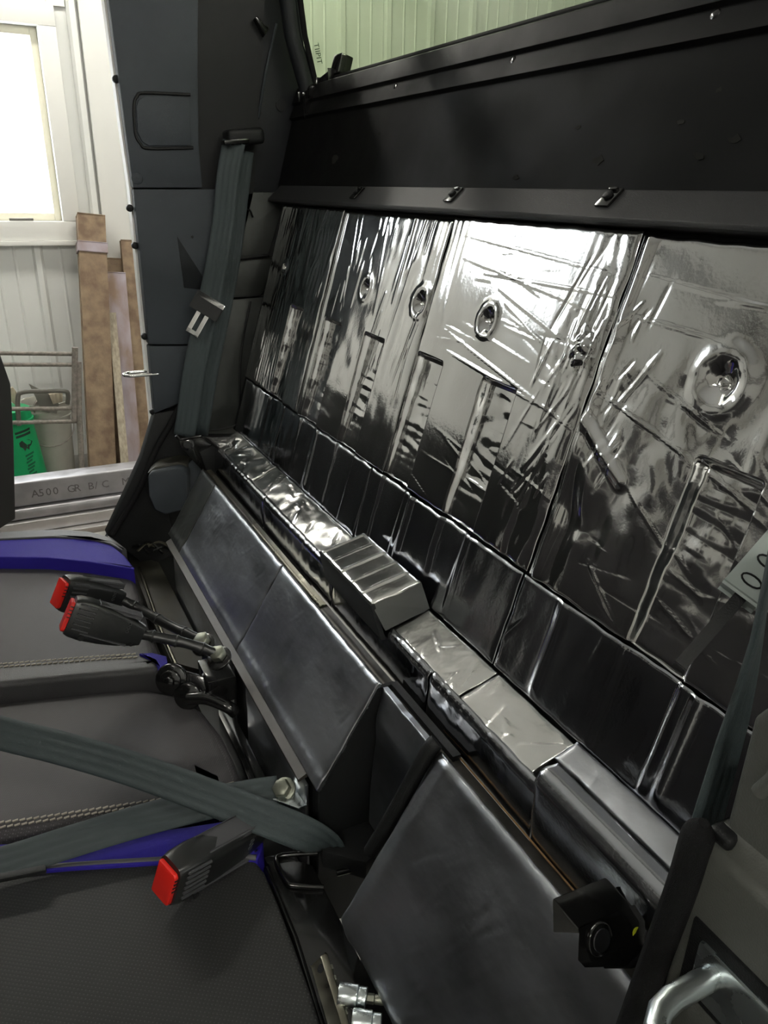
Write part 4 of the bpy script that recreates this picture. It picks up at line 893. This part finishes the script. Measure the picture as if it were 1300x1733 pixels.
# far rear door standing open outward, hinged ahead of the bench
dr = thing('rear_door', (-1.74, -.62, .55), 'dark inner panel of the far rear door standing open', 'car door')
dH, dT = Vector((-1.74, -.62, 0)), Vector((-2.62, XP(17, 640, -2.62).y, 0)); dd = (dT - dH).normalized(); dn_ = Vector((-dd.y, dd.x, 0))
if dn_.y > 0: dn_ = -dn_
zt_ = XP(14, 595, -2.62).z
prof = [(0, .55), (0, 1.32), (.55, 1.30), (.90, 1.24), (1.045, zt_), (1.07, XP(20, 650, -2.62).z), (1.04, XP(0, 740, -2.62).z), (.98, .55)]
LD = (dT - dH).length / 1.07
prism('door_skin', [dH + dd * (u * LD) + Vector((0, 0, z)) for u, z in prof], dn_ * .05, BLACKP, dr, .006)
tube('window_bar', smooth_path([dH + dd * .02 + Vector((0, 0, 1.30)), dH + dd * .06 + Vector((0, 0, 1.75)), dH + dd * .25 + Vector((0, 0, 1.97)), dH + dd * .55 + Vector((0, 0, 1.98))], 6), .014, BLACKP, dr, 10)
dsh = thing('dashboard', (-.9, -1.6, .45), 'black dashboard at the front of cab', 'dashboard')
xprism('dash_body', [(-1.72, .5), (-1.72, 1.28), (-1.55, 1.30), (-1.42, 1.18), (-1.45, .9), (-1.6, .5)], -1.66, -.2, BLACKP, dsh, .02)
for sx, lab in ((-1.67, 'far'), (-.17, 'near')):
    o = tube('roof_post', [(sx, -1.72, .5), (sx, -1.70, 1.25), (sx, -1.35, 2.03)], .028, BLACKP, None, 12); tag(o, lab + ' black front roof post of the cab', 'post', 'front roof posts')

# ================================================================== stock and clutter in the workshop
def gx(px, py, x): return XP(px, py, x)
# tube stack along the workshop, parallel to the far wall
def bar(name, z0, z1, x0, x1, material, lab, cat, grp=None, y0=-1.6, y1=1.7, bev=.008):
    o = box(name, (x0, y0, z0), (x1, y1, z1), material, None, bev, 3); tag(o, lab, cat, grp); return o
XT = -3.3
zt = XP(0, 822, XT).z; zb = XP(0, 868 - 26, XT).z
print('TUBE', zt, zb, XP(0, 868, XT).z, XP(0, 890, XT).z)
st1 = bar('steel_tube', zt - .105, zt, XT - .10, XT, MILL, 'square steel tube stencilled A500 GR B/C on top of the stock', 'steel tube', 'steel stock beside the cab')
tz = zt - .082
ypos = XP(55, 850, XT).y - 6 * .028
for ch in '050   A500 GR B/C  MADE':
    if ch != ' ': text('stencil_letter', ch, .046, axes(Vector((XT + .0005, ypos, tz + .012)), Vector((0, 1, 0)), Vector((0, 0, 1)), Vector((1, 0, 0))), STENCIL, st1, .0003)
    ypos += .028
bar('steel_tube', zt - .155, zt - .107, XT - .06, XT + .03, MILL, 'round edged steel tube just under the stencilled one', 'steel tube', 'steel stock beside the cab', bev=.016)
bar('steel_channel', zt - .205, zt - .157, XT - .07, XT + .05, MILL2, 'bright steel channel low in the stock pile', 'steel channel', 'steel stock beside the cab', y1=1.7, bev=.003)
bar('flat_bar', zt - .235, zt - .207, XT - .08, XT + .09, MILL2, 'wide bright flat bar below the channel', 'flat bar', 'steel stock beside the cab', bev=.003)
for y in (-1.2, .1, 1.3):
    o = box('timber_support', (XT - .12, y - .05, .0), (XT + .14, y + .05, zt - .236), WOODB, None, .004); tag(o, 'brown timber block carrying the steel stock', 'timber', 'timber blocks under the steel stock')
o = box('timber_beam', (XT + .145, -1.5, .0), (XT + .24, 1.6, zt - .25), WOODB, None, .005); tag(o, 'rough brown timber beam in front of the steel stock', 'timber')

# pails
def pail(name, c, r, h, material, lab, flip=False):
    t = thing(name, c, lab, 'pail', 'pails by the wall')
    pr = [(r * .86, 0), (r * .87, .004), (r * .985, h * .80), (r * 1.04, h * .80), (r * 1.04, h * .815), (r * .99, h * .82), (r * 1.0, h * .88), (r * 1.06, h * .885), (r * 1.06, h * .905), (r, h * .91), (r * 1.01, h * .985), (r * 1.05, h), (r * .97, h), (r * .93, h * .97), (r * .80, .012), (.001, .01)]
    if flip: pr = [(rr_, h - zz) for rr_, zz in pr]
    lathe('pail_body', c, pr, material, t, 36); return t
PX = -4.45
pg = XP(92, 770, PX)
PX0 = PX; PX = PX0 - .14
p1 = pail('pail', (PX, pg.y, 0), .125, .43, GREYPAIL, 'grubby grey plastic pail of scrap behind the rebar cage')
hdl = [Vector((PX + .13 * math.cos(a) * .6 + .07, pg.y + .13 * math.sin(a), .30 - .10 * math.cos(a))) for a in [math.pi * (k / 10 - .5) for k in range(11)]]
tube('bail', hdl, .003, WIRE, p1, 6); tube('bail_grip', [hdl[1] + Vector((.02, 0, .06)), hdl[2] + Vector((.03, 0, 0))], .010, WOOD, p1, 8)
PX = PX0 + .06; pgr = XP(26, 760, PX)
# tapered green pail standing upside down
p2 = thing('pail', (PX, pgr.y, 0), 'bright green plastic pail with black print, standing upside down', 'pail', 'pails by the wall')
lathe('pail_body', (PX, pgr.y, 0), [(.148, 0), (.148, .015), (.142, .018), (.110, .37), (.110, .385), (.116, .387), (.116, .40), (.108, .402), (.104, .45), (.098, .455), (.001, .455)], GREEN, p2, 36)
def on_pail(dy, z):
    r = .142 - .032 * (z - .018) / .352 + .0012; a = math.asin(max(-.9, min(.9, dy / r))); return Vector((PX + r * math.cos(a), pgr.y + dy, z))
def print_block(name, y0, y1, z0, z1, mt):
    v = []; f = []; n = 6
    for k in range(n + 1):
        y = y0 + (y1 - y0) * k / n
        for z, o in ((z0, 0), (z1, 0)): v.append(on_pail(y, z + (k / n) * .012))
    for k in range(n): f.append((2 * k, 2 * k + 2, 2 * k + 3, 2 * k + 1))
    return link(name, me_from(name, v, f), mt, p2)
print_block('print_bar', .010, .085, .335, .347, INK); print_block('print_bar', .012, .085, .315, .328, INK)
av = [on_pail(y, z) for y, z in ((.022, .29), (.035, .30), (.07, .30), (.088, .285), (.080, .268), (.070, .262), (.066, .245), (.055, .258), (.045, .243), (.036, .262), (.024, .27))]
link('print_emblem', me_from('print_emblem', av, [tuple(range(len(av)))]), INK, p2)
for k in range(7): print_block('print_line', .042 + .004 * (k % 2), .085 - .006 * (k % 3), .21 - k * .018, .221 - k * .018, MATS['green_print'])

PX = PX0
# scrap sticking out of the pails
def scrap(name, pts, off, mt, lab, cat, grp='scrap in the pails', bev=.001):
    o = prism(name, pts, off, mt, None, bev); tag(o, lab, cat, grp); return o
scrap('scrap_sheet', [XP(a, b, PX) for a, b in ((49, 650), (85, 668), (100, 684), (96, 700), (70, 696), (60, 672))], (-.01, 0, 0), SCRAP, 'dark torn sheet offcut rising from the grey pail', 'offcut')
scrap('scrap_tube', [XP(a, b, PX - .03) for a, b in ((55, 690), (62, 680), (80, 680), (84, 700), (58, 702))], (-.04, 0, 0), WIRE, 'short rusty tube offcut in the grey pail', 'offcut')
scrap('scrap_block', [XP(a, b, PX + .02) for a, b in ((83, 668), (106, 664), (106, 680), (90, 684))], (-.03, 0, 0), WOOD, 'pale wooden offcut at the rim of grey pail', 'offcut')
scrap('scrap_block', [XP(a, b, PX + .05) for a, b in ((10, 660), (22, 656), (30, 668), (34, 690), (24, 684), (14, 674))], (-.03, 0, 0), WOOD, 'pale wooden offcut beside the green pail', 'offcut')
hk = tube('bent_bar', smooth_path([XP(32, 720, PX + .185), XP(30, 675, PX + .185), XP(38, 664, PX + .185), XP(70, 662, PX + .185), XP(108, 662, PX + .185), XP(115, 668, PX + .185), XP(114, 684, PX + .185)], 5), .012, SCRAP, None, 8); tag(hk, 'dark bent flat bar looping over both pails', 'bent bar')

# rebar cage
cg = thing('rebar_cage', (PX + .25, 0, 0), 'rusty welded rebar cage standing before the pails', 'cage')
CXX = PX + .22
for a, b in (((-60, 597), (128, 599)), ((-60, 617), (133, 617)), ((-60, 693), (128, 691)), ((-60, 717), (132, 713))):
    tube('cross_bar', [XP(*a, CXX), XP(*b, CXX)], .011, WIRE, cg, 8)
for pts in (((127, 588), (126, 690), (126, 712)), ((133, 612), (134, 700), (139, 800), (139, 830))):
    q = [XP(*p, CXX + .01) for p in pts]; 
    if pts[-1][1] > 800: q.append(Vector((q[-1].x, q[-1].y, 0.001)))
    tube('upright', q, .015, WIRE, cg, 8)
yb = XP(-60, 600, CXX).y
for zz in (0,): tube('upright', [(CXX, yb, 0.001), (CXX, yb, .86)], .015, WIRE, cg, 8)

# posts and offcuts leaning on the far wall
def leaner(name, px_top, px_bot, xt, xb, wy, th, mt, lab, cat, grp):
    """square section leaning against the wall, foot on the floor"""
    a = XP(*px_top, xt); b = XP(*px_bot, xb); d = (a - b).normalized(); k = b.z / d.z; foot = b - d * k
    L_ = (a - foot).length; sx = Vector((0, 1, 0)); sx = (sx - d * sx.dot(d)).normalized(); sy = d.cross(sx)
    t = obox(name, (a + foot) / 2, d, sx, sy, L_, wy, th, mt, None, .004); tag(t, lab, cat, grp); return t, a, d, sx, sy
lp, a_, d_, sx_, sy_ = leaner('steel_post', (153, 366), (173, 790), -4.74, -4.42, .135, .10, RUSTY, 'thick rusty square steel post leaning by the window', 'steel post', 'steel lengths leaning on the wall')
obox('post_collar', a_ - d_ * .17, d_, sx_, sy_, .05, .150, .112, RUSTL if False else RUSTY2, lp, .003)
leaner('steel_angle', (196, 462), (222, 760), -4.70, -4.45, .095, .02, RUSTY2, 'mottled purplish steel angle leaning beside the rusty post', 'steel angle', 'steel lengths leaning on the wall')
leaner('steel_post', (213, 408), (240, 700), -4.76, -4.55, .055, .05, RUSTY, 'thin brown steel tube leaning behind the angle', 'steel post', 'steel lengths leaning on the wall')
leaner('steel_post', (193, 438), (212, 760), -4.78, -4.62, .11, .03, RUSTY, 'dark brown rusty plate leaning furthest back', 'steel plate', 'steel lengths leaning on the wall')
leaner('wood_lath', (186, 488), (207, 735), -4.70, -4.36, .034, .015, WOOD, 'pale splintered wooden lath between post and angle', 'lath', 'steel lengths leaning on the wall')
